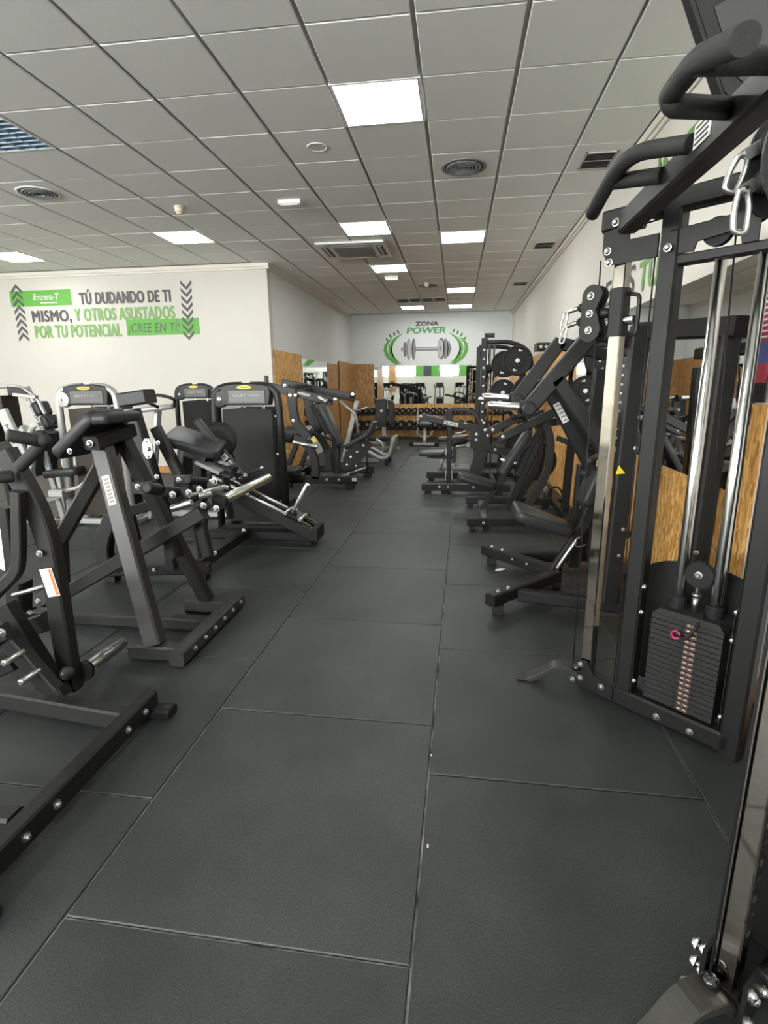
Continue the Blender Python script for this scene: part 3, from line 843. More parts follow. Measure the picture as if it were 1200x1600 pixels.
    B(MB().tube(ring, .0055, 8), 'selector_pin', RED)
    B(MB().tube([c + d * .015, W(.44, .455, .012), W(.465, .5, .005), W(.475, .56, -.05)], .007, 8, bend=.05), 'pin_cord', RUBBER)
    # shroud behind the stack
    arc = [(0.148, 0.589), (0.155, 0.639), (0.189, 0.680), (0.244, 0.706), (0.320, 0.723), (0.404, 0.727), (0.491, 0.721), (0.576, 0.700)]
    sh = [(arc[-1][0], .1), *reversed(arc), (arc[0][0], .1)]
    B(MB().prism([W(s, z, -.19) for s, z in sh], n, .004), 'rear_shroud', SHROUD)
    B(MB().prism([W(.595, z, o) for z, o in ((.1, -.02), (.1, -.19), (.73, -.19), (.6, -.02))], d, .004), 'side_shroud', SHROUD)
    for s, z in ((.24, .62), (.24, .5), (.24, .16)): bolt(R1, W(s - .005, z, -.02), d, .010)
    for z in (.62, .5, .16): bolt(R1, W(.6, z, -.02), -d, .010)
    # cables
    m = MB()
    for p0, p1 in ((W(-.055, .12, .01), W(-.075, 2.0, .01)) if far else (Vector((0.628, 1.080, 0.110)), Vector((0.628, 1.080, 0.110)) + up * 1.9), (W(.155, .12, .003), W(.15, 2.03, .003)), (W(.45, .76, -.085), W(.415, 2.03, -.03)), (W(.53, .6, -.085), W(.53, 2.09, -.03)),
                   (W(.05, 2.105, .0), W(.45, 2.14, -.03)), (W(.2, 2.06, .0), W(.36, 2.075, -.03))):
        m.cyl(p0, p1, .0032, 6)
    B(m, 'cable', RUBBER)
    # sliding carriage with swivel pulley block
    B(MB().beam(W(.0, 1.69, -.035), W(.0, 1.885, -.035), .066, .066, up=n), 'carriage', BLACK)
    B(MB().tube([W(.035, 1.86, -.035), W(.085, 1.85, -.035), W(.085, 1.70, -.035), W(.06, 1.69, -.035)], .0085, 10, bend=.02), 'carriage_handle', BLACK)
    B(MB().rod(W(.03, 1.755, -.03), W(.075, 1.755, -.03), .02, 14), 'pop_pin', CHROME)
    if far:
        for kk, off in enumerate((.02, -.03)):
            pts = []
            for a_ in range(9): pts.append((-.095 + .046 * cos(radians(180 - 22.5 * a_)), 1.862 + .046 * sin(radians(180 - 22.5 * a_))))
            pts += [(-.075, 1.80), (-.068, 1.79)]
            for a_ in range(9): pts.append((-.098 + .05 * cos(radians(20 - 25 * a_)), 1.722 + .05 * sin(radians(20 - 25 * a_))))
            pts += [(-.14, 1.76), (-.142, 1.82)]
            B(MB().prism([W(s, z, off) for s, z in pts], n, .008), 'pulley_cheek', BLACK)
        for z in (1.862, 1.79, 1.722): bolt(R1, W(-.1, z, .025), n, .0125)
        for z in (1.862, 1.722): B(MB().tube_prof(W(-.1, z, -.005), n, [(-.014, .04), (-.006, .04), (0, .033), (.006, .04), (.014, .04)], 18, 0), 'small_pulley', RUBBER)
        B(MB().cyl(W(-.07, 1.79, -.005), W(-.03, 1.79, -.035), .022, 12), 'swivel', BLACK)
        for z in (1.822, 1.762):
            B(MB().ball(W(-.155, z, -.005), .021, 12), 'cable_stop', RUBBER)
            B(MB().rod(W(-.175, z, -.005), W(-.225, z - .012, -.005), .01, 8), 'cable_end', STEEL)
            c0, c1 = W(-.232, z - .012, -.005), W(-.25, z - .085, -.005)
            w = (c1 - c0).cross(n).normalized() * .013
            pts = [c0 + w * .6, c0 - w * .6, lerp(c0, c1, .5) - w, c1 - w * .8, c1 + w * .8, lerp(c0, c1, .5) + w, c0 + w * .6]
            B(MB().tube(pts, .0048, 8, bend=.012), 'snap_hook', STEEL)
    else:
        for off in (-.03, .03):
            q0 = Vector((0.554, 1.130, 1.874)); q0.y += off
            m = MB().prism([q0 + Vector((.05 * cos(2 * pi * k / 20), 0, .085 * sin(2 * pi * k / 20))) for k in range(20)], (0, 1, 0), .008)
            B(m, 'pulley_cheek', BLACK)
        B(MB().cyl(Vector((0.554, 1.130, 1.874)), W(.0, 1.87, -.035), .02, 12), 'swivel', BLACK)
        for ball, e0, e1, h0, h1 in (((0.539, 1.150, 1.910), (0.524, 1.150, 1.905), (0.498, 1.150, 1.890), (0.497, 1.150, 1.891), (0.480, 1.150, 1.834)),
                                     ((0.537, 1.150, 1.848), (0.522, 1.150, 1.845), (0.502, 1.150, 1.833), (0.495, 1.130, 1.831), (0.497, 1.130, 1.760))):
            B(MB().ball(ball, .0225, 14), 'cable_stop', RUBBER)
            B(MB().beam(e0, e1, .012, .022), 'cable_end', STEEL)
            c0, c1 = Vector(h0), Vector(h1)
            w = (c1 - c0).cross(Vector((0, 1, 0))).normalized() * .013
            B(MB().tube([c0 + w * .6, c0 - w * .6, lerp(c0, c1, .5) - w, c1 - w * .8, c1 + w * .8, lerp(c0, c1, .5) + w, c0 + w * .6], .0052, 10, bend=.012), 'snap_hook', STEEL)
        # holes and numbers on the column face
        for k in range(18):
            z = .26 + .1 * k
            q0 = W(.0, z, -.0612)
            B(MB().cyl(q0, q0 - n * .001, .009, 12), 'adjustment_hole', VENTD)
            if k < 16: text('lettering', str(20 - k), .016, .014, W(-.004, z + .045, -.0616) - d * 0, d, up, INK, R1, bold=.0)
        B(MB().prism([W(s, z, -.088) for s, z in ((-.05, .02), (-.05, .17), (.02, .17), (.10, .12), (.2, .1), (.2, .02))], n, .01), 'lower_bracket', BLACK)
        for s, z in ((-.03, .14), (.0, .1), (-.02, .045), (.06, .075), (.12, .06)): bolt(R1, W(s, z, -.094), -n, .0115)
        for s, z in ((-.015, .145), (-.01, .085), (-.05, .05)):
            B(MB().cyl(W(s, z, .01), W(s, z, .036), .006, 8), 'stud', STEEL); bolt(R1, W(s, z, .03), n, .0115)
    # end knob at the column foot
    B(MB().ball(W(-.03, .125, .02) if far else Vector((0.627, 1.072, 0.110)), .022, 14), 'cable_ball', simple('gloss_black', (.01, .01, .01), .12) if far else bpy.data.materials['gloss_black'])
tower(True)
tower(False)
# pull-up beam and its four grips
B = lambda m, name, mat, par=R1: m.build(name, mat, par)
B(MB().beam((.665, 2.47, 2.125), (.665, 1.15, 2.125), .075, .085), 'pull_up_beam', DARK)
B(MB().tube([(0.630, 1.785, 2.144), (0.520, 1.975, 2.199), (0.500, 2.162, 2.167), (0.487, 2.301, 2.115)], .025, 14, bend=.09), 'pull_up_grip', GRIP)
B(MB().tube([(0.630, 1.995, 2.136), (0.505, 2.151, 2.173)], .025, 14), 'pull_up_grip', GRIP)
B(MB().tube([(0.630, 1.564, 2.134), (0.470, 1.465, 2.107), (0.460, 1.467, 2.128), (0.460, 1.319, 2.126), (0.450, 1.090, 2.040)], .024, 14, bend=.05), 'pull_up_grip', GRIP)
B(MB().tube([(.63, 1.36, 2.13), (0.460, 1.310, 2.116)], .024, 14), 'pull_up_grip', GRIP)
sc = Vector((0.626, 1.704, 2.145))
MB().box(sc, (.003, .1, .06), ch=.0005).build('rating_plate', LABEL, R1)
for k in range(4): MB().box(sc + Vector((-.0022, 0, -.02 + .013 * k)), (.0015, .08, .006), ch=.0002).build('label_print', INK, R1)
# ------------------------------------------------------------------ machines on the right
def foot(parent, c, s=.07, h=.05, name='rubber_foot'):
    return MB().box((c[0], c[1], h / 2), (s, s, h), ch=.006).build(name, RUBBER, parent)
def peg(parent, p0, p1, r=.025, name='weight_peg'):
    p0, p1 = V(p0), V(p1)
    o = MB().rod(p0, p1, r, 16).build(name, CHROME, parent)
    d = (p1 - p0).normalized()
    MB().cyl(p0 - d * .01, p0 + d * .025, r * 1.6, 16).build('peg_collar', BLACK, o)
    return o
def plate_disc(parent, c, ax, r=.225, t=.05, name='weight_plate', mat=RUBBER, mark=False):
    c, ax = V(c), V(ax).normalized()
    m = MB().tube_prof(c - ax * t / 2, ax, [(0, r * .3), (0, r * .93), (.008, r), (t - .008, r), (t, r * .93), (t, r * .88), (t - .01, r * .84), (t - .01, r * .5), (t - .003, r * .45), (t - .003, r * .16), (t - .012, r * .14)], 36, 0)
    o = m.build(name, mat, parent)
    MB().tube_prof(c + ax * (t / 2 - .012), ax, [(0, r * .15), (.014, r * .15), (.014, r * .10), (.004, r * .1)], 18, 0).build('hub_ring', STEEL, o)
    return o

# plate-loaded pulldown machine with the pale seat, nearest on the right
R2 = thing('plate_loaded_pulldown_machine', 'black plate-loaded machine with dark seat cushion, just behind the cable machine', 'gym machine', (.9, 3.9, 0))
def b2(p0, p1, w, h=None, name='frame_beam', mat=BLACK, up=(0, 0, 1), par=R2): return MB().beam(p0, p1, w, h, up=up).build(name, mat, par)
ff = [(.24, 3.34, .115), (.76, 3.88, .115)]
b2(ff[0], ff[1], .08, .085); b2((.26, 4.47, .115), (.78, 3.93, .115), .08, .085)
foot(R2, (.30, 3.40, 0), .075, .072); foot(R2, (.32, 4.41, 0), .075, .072); foot(R2, (.76, 3.9, 0), .07, .072)
b2((.44, 3.50, .10), (1.30, 3.33, .10), .075, .08); b2((.46, 4.32, .10), (1.32, 4.46, .10), .075, .08)
b2((1.28, 2.92, .10), (1.28, 4.5, .10), .075, .08)
for p, a in (((.30, 3.40, .158), (0, 0, 1)), ((.37, 3.47, .158), (0, 0, 1)), ((.47, 3.50, .12), (-.3, -1, 0)), ((.32, 4.41, .158), (0, 0, 1)), ((.40, 4.33, .158), (0, 0, 1)), ((.47, 4.205, .12), (-.7, -.7, 0)), ((.57, 4.1, .12), (-.7, -.7, 0))): bolt(R2, p, a, .012)
b2((.74, 3.93, .13), (.95, 3.93, .52), .065, .065, 'seat_post', BLACK)
MB().rod((.76, 3.895, .16), (.88, 3.895, .38), .016).build('adjuster_rod', STEEL, R2)
MB().pad((.635, 3.93, .525), .44, .40, .075, (.93, 0, -.33), (.33, 0, .93), .06, .72).build('seat_cushion', VINYL, R2)
b2((.60, 3.93, .48), (.92, 3.93, .40), .06, .05, 'seat_bracket')
MB().tube([(.9, 3.86, .42), (.86, 3.84, .40), (.87, 3.84, .34), (.94, 3.86, .36)], .006, 8, bend=.03).build('pin_loop', STEEL, R2)
b2((.93, 3.93, .48), (1.06, 3.93, .95), .07, .07, 'back_post')
MB().pad((.955, 3.93, .78), .28, .26, .07, (.33, 0, .94), (-.94, 0, .33), .04).build('chest_pad', VINYL, R2)
MB().rod((.90, 3.78, .98), (1.02, 4.06, .98), .02).build('support_bar', GRIP, R2)
# near upright, rear upright and heavy top beam
b2((0.995, 3.380, 0.125), (1.040, 3.420, 1.812), .09, .10, 'upright', DARK, up=(1, 0, 0))
MB().prism([(0.951, 3.328, 0.963), (1.006, 3.328, 0.968), (0.965, 3.328, 1.017)], (0, 1, 0), .003).build('warning_sticker', YELLOW, R2)
for z in (.45, .62, 1.12, 1.3): bolt(R2, (.995 + .05 * z, 3.332, z), (0, -1, 0), .010)
b2((1.30, 2.95, .12), (1.30, 2.93, 1.72), .09, .10, 'upright', DARK)
bolt(R2, (1.27, 2.895, .62), (-.3, -1, 0), .010)
b2((1.06, 3.50, 1.79), (1.33, 2.86, 1.75), .10, .10, 'top_beam', BLACK)
b2((1.04, 4.42, .12), (1.08, 4.42, 1.6), .08, .08, 'upright'); b2((1.07, 3.45, 1.70), (1.08, 4.45, 1.70), .08, .08, 'top_beam')
# Y-shaped levers
for y, s_ in ((3.6, 1), (4.28, 1)):
    a, b_ = ((.84, y, 1.82), (.455, y, 1.34)) if y < 4 else ((.75, y, 1.80), (.45, y, 1.38))
    b2(a, b_, .085 if y < 4 else .07, .10, 'lever_arm', DARK, up=(1, 0, -1))
    b2((.62, y, 1.52), (1.06, y, .92), .085, .09, 'lever_arm', DARK, up=(1, 0, 1))
    MB().tube_prof(Vector((b_[0], y - .06, b_[2])), Vector((0, 1, 0)), [(0, .035), (.005, .045), (.115, .045), (.12, .035)], 18, 0).build('lever_end', BLACK, R2)
    peg(R2, (b_[0] - .02, y, b_[2] + .01), (b_[0] - .24, y + .12, b_[2] + .02), .026)
b2((.84, 3.6, 1.8), (1.08, 3.6, 1.74), .07, .09, 'pivot_arm'); b2((.75, 4.28, 1.78), (1.08, 4.28, 1.7), .07, .09, 'pivot_arm')
# instruction post and the knee support
b2((.58, 3.95, 1.53), (1.00, 3.95, .82), .06, .07, 'instruction_post', BLACK, up=(1, 0, 1))
b2((1.0, 3.95, .86), (1.02, 3.95, .2), .06, .07, 'instruction_post')
sp = lerp((.58, 3.95, 1.53), (1.00, 3.95, .82), .33)
MB().box(sp + Vector((.0, -.037, .0)), (.15, .004, .045), ax=((.51, 0, -.86), (0, 1, 0), (.86, 0, .51)), ch=.001).build('instruction_label', LABEL, R2)
for k in range(5): MB().box(sp + Vector((-.03 + .015 * k, -.04, .05 - .025 * k)), (.01, .001, .03), ax=((.51, 0, -.86), (0, 1, 0), (.86, 0, .51)), ch=.0002).build('label_print', MGREY, R2)
b2((.93, 4.15, .1), (.95, 4.15, .9), .085, .085, 'knee_post'); MB().rod((.90, 4.02, .86), (.90, 4.02, .86 + .001) if False else (1.05, 3.98, .84), .022).build('knee_bar', GRIP, R2)
b2((.74, 4.15, 1.1), (1.0, 4.15, 1.0), .035, .04, 'stay'); b2((.92, 4.0, .62), (1.28, 4.0, .4), .05, .06, 'stay')

# second plate-loaded machine on the right
R3 = thing('plate_loaded_row_machine', 'black plate-loaded machine with small sloping seat, second along the right wall', 'gym machine', (.7, 6.05, 0))
b3 = lambda p0, p1, w, h=None, name='frame_beam', mat=BLACK, up=(0, 0, 1): b2(p0, p1, w, h, name, mat, up, R3)
b3((.13, 5.5, .085), (1.3, 5.62, .085), .075, .08); b3((.13, 6.62, .085), (1.34, 6.62, .085), .075, .08); b3((.32, 5.5, .07), (.32, 6.62, .07), .07, .05, 'cross_beam', STEEL)
b3((1.2, 5.6, .085), (1.2, 6.62, .085), .075, .08, 'cross_beam')
for p in ((.19, 5.5, 0), (.19, 6.62, 0), (1.1, 5.6, 0), (1.1, 6.62, 0)): foot(R3, p, .07, .045)
for x in (.3, .75): bolt(R3, (x, 5.462 + .0, .09), (0, -1, 0), .012)
bolt(R3, (.72, 6.58, .09), (0, -1, 0), .012)
b3((.30, 6.06, .09), (.62, 6.06, .62), .05, .06, 'seat_post'); b3((.45, 6.06, .35), (.18, 6.06, .42), .05, .05, 'seat_bracket')
MB().pad((.24, 6.06, .43), .44, .34, .075, (.95, 0, -.26), (.26, 0, .95), .06, .85).build('seat_cushion', VINYL, R3)
MB().pad((.64, 6.0, .76), .56, .24, .07, (.5, 0, .86), (-.86, 0, .5), .04).build('chest_pad', GVINYL, R3)
b3((.68, 6.06, .5), (.92, 6.06, 1.05), .06, .07, 'back_post')
for y in (5.72, 6.38):
    pts = [(.70, y, .1), (.95, y, .56), (.97, y, .95), (.83, y, 1.22)]
    MB().path(pts, .085, .07, up=(0, 1, 0), bend=.22).build('curved_post', DARK, R3)
b3((.60, 6.05, .1), (.88, 6.05, .85), .07, .07, 'inner_post')
for y, o_ in ((5.62, 0), (6.45, -.05)):
    b3((.42 + o_, y, .94), (.98 + o_, y, 1.22), .07, .085, 'lever_arm', DARK)
    MB().tube([(.70 + o_, y, 1.10), (.66 + o_, y - .05, 1.18), (.58 + o_, y - .1, 1.17)], .022, 12, bend=.04).build('grip', RUBBER, R3)
    MB().ball((.56 + o_, y - .11, 1.17), .032).build('grip_ball', RUBBER, R3)
    bolt(R3, (.47 + o_, y - .04, .97), (0, -1, 0), .014)
b3((.85, 5.62, 1.16), (.85, 6.45, 1.16), .06, .07, 'cross_beam')
b3((.84, 6.06, 1.05), (1.25, 6.06, 1.12), .07, .08, 'top_beam'); b3((1.22, 6.06, .1), (1.25, 6.06, 1.15), .07, .08, 'upright')
peg(R3, (1.0, 6.48, .55), (1.0, 6.75, .55), .025, 'storage_peg')
plate_disc(R3, (.98, 6.70, .57), (0, -1, 0), .235, .05)
peg(R3, (.45, 6.45, 1.32), (.25, 6.52, 1.32), .024)

# plate-loaded machine with low flat seat, third on the right
R4 = thing('lever_squat_machine', 'black lever machine with flat seat and long labelled arm, third along right wall', 'gym machine', (.2, 7.95, 0))
b4 = lambda p0, p1, w, h=None, name='frame_beam', mat=BLACK, up=(0, 0, 1): b2(p0, p1, w, h, name, mat, up, R4)
b4((-.47, 7.42, .09), (.75, 7.42, .09), .075, .10); b4((-.46, 8.46, .09), (.75, 8.46, .09), .075, .10)
b4((-.10, 7.42, .09), (-.10, 8.46, .09), .07, .07, 'cross_beam'); b4((.55, 7.42, .09), (.55, 8.46, .09), .07, .07, 'cross_beam')
for p in ((-.38, 7.42, 0), (-.38, 8.46, 0), (-.15, 7.42, 0), (.6, 8.46, 0), (.6, 7.42, 0)): foot(R4, p, .09, .042)
for x in (-.22, -.10, .25): bolt(R4, (x, 7.38, .10), (0, -1, 0), .012)
b4((-.10, 7.95, .12), (-.10, 7.95, 1.12), .07, .08, 'upright')
for s_ in (-.05, .05): MB().beam((-.10 + s_, 7.90, .1), (-.10 + s_ * .8, 7.90, .26), .02, .012).build('gusset', STEEL, R4)
MB().pad((-.35, 7.95, .50), .37, .34, .06, (1, 0, .02), (0, 0, 1), .05).build('seat_cushion', GVINYL, R4)
b4((-.42, 7.95, .45), (-.05, 7.95, .44), .07, .05, 'seat_bracket')
b4((-.03, 7.95, .36), (-.03, 7.95, .62), .05, .09, 'seat_slider')
for y in (7.75, 8.15):
    b4((-.50, y, 1.04), (.42, y, .84), .05, .085 if y < 8 else .06, 'lever_arm', DARK)
    MB().cyl((-.53, y, 1.045), (-.49, y, 1.04), .03, 12).build('lever_cap', STEEL if y < 8 else BLACK, R4)
MB().box((-.08, 7.722, .95), (.2, .003, .05), ax=((.977, 0, -.213), (0, 1, 0), (.213, 0, .977)), ch=.0005).build('instruction_label', LABEL, R4)
for k in range(3): MB().box((-.14 + .06 * k, 7.72, .963 - .013 * k), (.045, .001, .03), ax=((.977, 0, -.213), (0, 1, 0), (.213, 0, .977)), ch=.0002).build('label_print', MGREY, R4)
MB().path([(-.15, 8.0, .92), (-.15, 8.0, 1.12), (.05, 8.0, 1.15), (.28, 8.0, 1.08), (.36, 8.0, .86)], .05, .05, up=(0, 1, 0), bend=.16).build('hoop', DARK, R4)
MB().rod((-.06, 7.75, .68), (.14, 7.85, .71), .06).build('roller_pad', VINYL, R4)
MB().rod((.13, 7.84, .71), (.24, 7.9, .72), .028).build('roller_stub', STEEL, R4)
MB().tube([(-.02, 7.8, .80), (.12, 7.82, .82), (.18, 7.84, .92), (.10, 7.84, .95)], .014, 10, bend=.05).build('latch_handle', STEEL, R4)
MB().prism([(.2, 7.72, .60), (.2, 7.72, .84), (.3, 7.72, .92), (.47, 7.72, .92), (.47, 7.72, .62)], (0, 1, 0), .02).build('pivot_plate', BLACK, R4)
for x, z in ((.40, .86), (.44, .78), (.28, .80), (.28, .72), (.38, .96)): bolt(R4, (x, 7.705, z), (0, -1, 0), .016)
MB().prism([(.17, 7.8, .14), (.36, 7.8, .14), (.46, 7.8, .66), (.30, 7.8, .66)], (0, 1, 0), .09).build('main_post', DARK, R4)
b4((.36, 7.75, .62), (.95, 7.75, .5), .06, .11, 'rear_arm', BLACK)
for x in (.55, .78): bolt(R4, (x, 7.715, .59 - .12 * (x - .5)), (0, -1, 0), .014)
b4((.62, 7.8, .1), (.62, 7.8, .56), .06, .06, 'rear_post')
peg(R4, (.6, 7.7, .45), (.85, 7.62, .40), .028)
plate_disc(R4, (.95, 8.35, .55), (0, -1, 0), .22, .05)

# silver bent-tube bench behind it
R6 = thing('silver_tube_bench', 'silver bent-tube machine half hidden behind the flat seat machine', 'gym machine', (.0, 9.5, 0))
MB().tube([(-.28, 9.3, .02), (-.22, 9.3, .28), (-.05, 9.3, .44), (.2, 9.3, .48)], .032, 12, bend=.16).build('bent_leg', SILVER, R6)
MB().tube([(-.28, 9.9, .02), (-.22, 9.9, .28), (-.05, 9.9, .44), (.2, 9.9, .48)], .032, 12, bend=.16).build('bent_leg', SILVER, R6)
MB().beam((-.25, 9.6, .06), (.24, 9.6, .06), .06, .08).build('floor_beam', SILVER, R6)
MB().beam((.2, 9.25, .47), (.2, 9.95, .47), .06, .06).build('cross_beam', SILVER, R6)
MB().pad((-.05, 9.6, .56), .55, .3, .07, (1, 0, .1), (0, 0, 1), .05).build('bench_pad', VINYL, R6)
MB().beam((.0, 9.6, .06), (.0, 9.6, .53), .06, .06).build('pad_post', SILVER, R6)

# rack with guide rods and stored bumper plates
R5 = thing('smith_rack', 'tall black rack with vertical guide rods, right wall, ahead of dumbbell rack', 'gym machine', (.75, 9.4, 0))
b5 = lambda p0, p1, w, h=None, name='frame_beam', mat=BLACK, up=(0, 0, 1): b2(p0, p1, w, h, name, mat, up, R5)
b5((.40, 8.82, .0), (.40, 8.82, 2.18), .09, .09, 'upright', DARK); b5((.36, 9.9, .0), (.36, 9.9, 2.12), .08, .08, 'upright', DARK)
b5((1.15, 8.82, .0), (1.15, 8.82, 1.55), .08, .08, 'upright', DARK); b5((1.15, 9.9, .0), (1.15, 9.9, 1.55), .08, .08, 'upright', DARK)
for y in (8.82, 9.9):
    MB().tube([(.36, y, 2.12), (.82, y, 2.12), (1.1, y, 1.98), (1.16, y, 1.5)], .035, 12, bend=.25).build('roof_tube', DARK, R5)
    b5((.3, y, .05), (1.25, y, .05), .08, .08)
    MB().cyl((.56, y + .1, .1), (.56, y + .1, 2.08), .015, 10).build('guide_rod', BRUSHED, R5)
    MB().cyl((.48, y + .12, .1), (.48, y + .12, 2.08), .012, 10).build('guide_rod', BRUSHED, R5)
for k in range(14): bolt(R5, (.40, 8.77, .25 + .135 * k), (0, -1, 0), .014)
b5((.40, 8.82, 2.0), (.40, 9.9, 2.0), .06, .06, 'cross_beam'); b5((1.15, 8.82, 1.5), (1.15, 9.9, 1.5), .06, .06, 'cross_beam')
b5((.40, 8.82, 2.22), (.55, 8.82, 2.22), .1, .06, 'top_cap')
MB().box((.58, 8.9, 1.72), (.06, .08, .26), ch=.008).build('bar_carriage', BLACK, R5)
MB().ball((.48, 8.86, 1.72), .07).build('bar_end', RUBBER, R5)
MB().cyl((.56, 8.95, 1.72), (.56, 9.95, 1.72), .016, 10).build('barbell', STEEL, R5)
b5((.95, 8.5, .1), (.95, 8.5, 1.9), .07, .07, 'plate_tree_post'); b5((.95, 8.4, .06), (.95, 8.8, .06), .07, .08, 'plate_tree_base')
for x, y, z, r, lab in ((.86, 8.32, 1.82, .215, 'front black bumper plate on the upper peg of the rack'), (.70, 8.60, 1.78, .20, 'black bumper plate behind the front upper one on the rack'),
                        (1.02, 8.35, 1.38, .215, 'front black bumper plate on the lower peg of the rack'), (.69, 8.60, 1.36, .20, 'black bumper plate low on rack, behind the front lower one')):
    peg(R5, (x, y + .205, z), (x, y + .029, z), .025, 'storage_peg')
    t = thing('bumper_plate', lab, 'weight plate', (x, y, z), 'bumper plates on the rack')
    d_ = plate_disc(t, (x, y, z), (0, -1, 0), r, .055, 'disc')
    for a in (75, 255):
        q = Vector((x + r * .66 * cos(radians(a)), y - .0235, z + r * .66 * sin(radians(a))))
        MB().box(q, (.05, .001, .016), ch=.0002).box(q + Vector((-.012, 0, .014)), (.022, .001, .016), ch=.0002).build('printed_weight', LABEL, t)

# silver adjustable bench seen end-on near the dumbbells
BN = thing('adjustable_bench', 'silver adjustable bench with dark pad standing before the dumbbell rack', 'bench', (-.78, 13.6, 0))
MB().beam((-1.14, 13.3, .05), (-.44, 13.3, .05), .08, .07).build('front_foot', SILVER, BN)
for x in (-1.1, -.48): MB().box((x, 13.3, .05), (.1, .1, .09), ch=.01).build('foot_cap', RUBBER, BN)
MB().beam((-.79, 13.3, .08), (-.79, 14.3, .2), .08, .08).build('spine', SILVER, BN)
MB().beam((-.79, 13.45, .08), (-.79, 13.6, .42), .08, .08).build('post', SILVER, BN)
MB().tube([(-.98, 13.5, .36), (-.92, 13.5, .22), (-.66, 13.5, .22), (-.6, 13.5, .36)], .025, 10, bend=.06).build('handle_loop', SILVER, BN)
MB().pad((-.8, 13.65, .5), .46, .36, .09, (0, 1, .05), (0, -.3, 1), .06).build('seat_cushion', GVINYL, BN)
MB().beam((-1.0, 13.9, .2), (-1.0, 13.95, .85), .04, .05).build('side_upright', SILVER, BN)
MB().pad((-.8, 14.3, .53), .8, .3, .07, (0, 1, .06), (0, -.06, 1), .05).build('back_cushion', GVINYL, BN)
# ------------------------------------------------------------------ left foreground: lever machine cut by the picture edge
L1 = thing('standing_lever_machine', 'black lever machine with curved arms and white sticker, cut by left edge', 'gym machine', (-1.9, 1.7, 0))
def bb(par, p0, p1, w, h=None, name='frame_beam', mat=BLACK, up=(0, 0, 1)): return MB().beam(p0, p1, w, h, up=up).build(name, mat, par)
bb(L1, (-1.395, 1.03, .077), (-1.395, 2.075, .077), .066, .092, 'foot_beam', BLACK)
for y in (1.05, 2.06):
    MB().box((-1.375, y, .024), (.18, .08, .048), ch=.012).build('rubber_foot', RUBBER, L1)
    MB().cyl((-1.315, y, .047), (-1.315, y, .0495), .014, 12).build('foot_hole', VENTD, L1)
for y in (1.28, 1.42, 1.84, 1.97): bolt(L1, (-1.362, y, .077), (1, 0, 0), .0125)
bb(L1, (-1.43, 1.93, .065), (-2.75, 2.10, .065), .075, .085, 'cross_beam', DARK)
bb(L1, (-1.44, 1.33, .075), (-2.75, 1.33, .075), .075, .085, 'cross_beam', DARK)
bb(L1, (-2.75, 1.2, .075), (-2.75, 2.2, .075), .075, .085, 'rear_beam', DARK)
# far lever arm with sticker, near arm
m = MB().path([(-1.977, 2.120, 1.229), (-1.834, 2.120, 0.902), (-1.834, 2.120, 0.555), (-1.839, 2.120, 0.070)], .088, .07, up=(0, 1, 0), bend=.22); armA = m.build('curved_lever_arm', DARK, L1)
MB().path([(-1.884, 2.050, 1.063), (-1.928, 2.050, 0.793), (-1.953, 2.050, 0.693), (-2.140, 2.050, 0.538)], .05, .045, up=(0, 1, 0), bend=.12).build('curved_inner_arm', DARK, L1)
c0, c1 = Vector((-1.850, 2.079, 0.689)), Vector((-1.830, 2.079, 0.578))
dz = (c0 - c1).normalized(); dx = Vector((0, 1, 0)).cross(dz)
mid = lerp(c0, c1, .5) + Vector((.012, 0, 0))
MB().box(mid, (.062, .003, .135), ax=(dx, (0, 1, 0), dz), ch=.0006).build('warning_label', LABEL, armA)
MB().box(mid + dx * .021 + Vector((0, -.002, 0)), (.013, .002, .125), ax=(dx, (0, 1, 0), dz), ch=.0004).build('orange_stripe', ORANGE, armA)
for k in range(6): MB().box(mid - dx * .008 + dz * (.045 - .018 * k) + Vector((0, -.002, 0)), (.036, .001, .004), ax=(dx, (0, 1, 0), dz), ch=.0002).build('label_print', LGREY, armA)
peg(L1, (-1.804, 2.160, 0.136), (-1.867, 2.580, 0.077), .033)
MB().ball((-1.807, 2.070, 0.181), .035).build('pivot_knob', GREYST, L1)
# diagonal post with adjuster, lower linkage
bb(L1, (-2.040, 2.040, 0.531), (-1.824, 2.040, 0.076), .075, .075, 'diagonal_post', BLACK, up=(1, 0, 1))
bb(L1, (-1.940, 1.930, 0.416), (-1.763, 1.930, 0.176), .06, .075, 'diagonal_sleeve', BLACK, up=(1, 0, 1))
for q in (Vector((-1.871, 1.860, 0.371)), Vector((-1.810, 1.860, 0.284))): MB().rod(q + Vector((0, .06, 0)), q + Vector((.0, -.05, -.0)), .014).build('pop_pin', CHROME, L1)
bb(L1, (-2.043, 2.150, 0.367), (-1.934, 2.150, 0.407), .05, .09, 'link_plate', DARK)
bb(L1, (-2.091, 1.900, 0.392), (-1.911, 1.900, 0.478), .05, .07, 'link_plate', DARK); bolt(L1, (-1.900, 1.860, 0.489), (0, -1, 0), .014)
bb(L1, (-2.240, 2.000, 0.148), (-1.999, 2.000, 0.264), .06, .06, 'lower_link', BLACK)
for q in ((-1.847, 2.070, 0.775), (-1.922, 2.100, 0.527), (-1.976, 2.100, 0.467)): bolt(L1, q, (0, -1, 0), .012)
MB().rod((-2.147, 2.200, 0.508), (-1.947, 2.200, 0.567), .012).build('spring_rod', STEEL, L1)
bb(L1, (-2.144, 2.250, 0.573), (-2.200, 2.250, 0.276), .09, .09, 'damper_housing', BLACK)
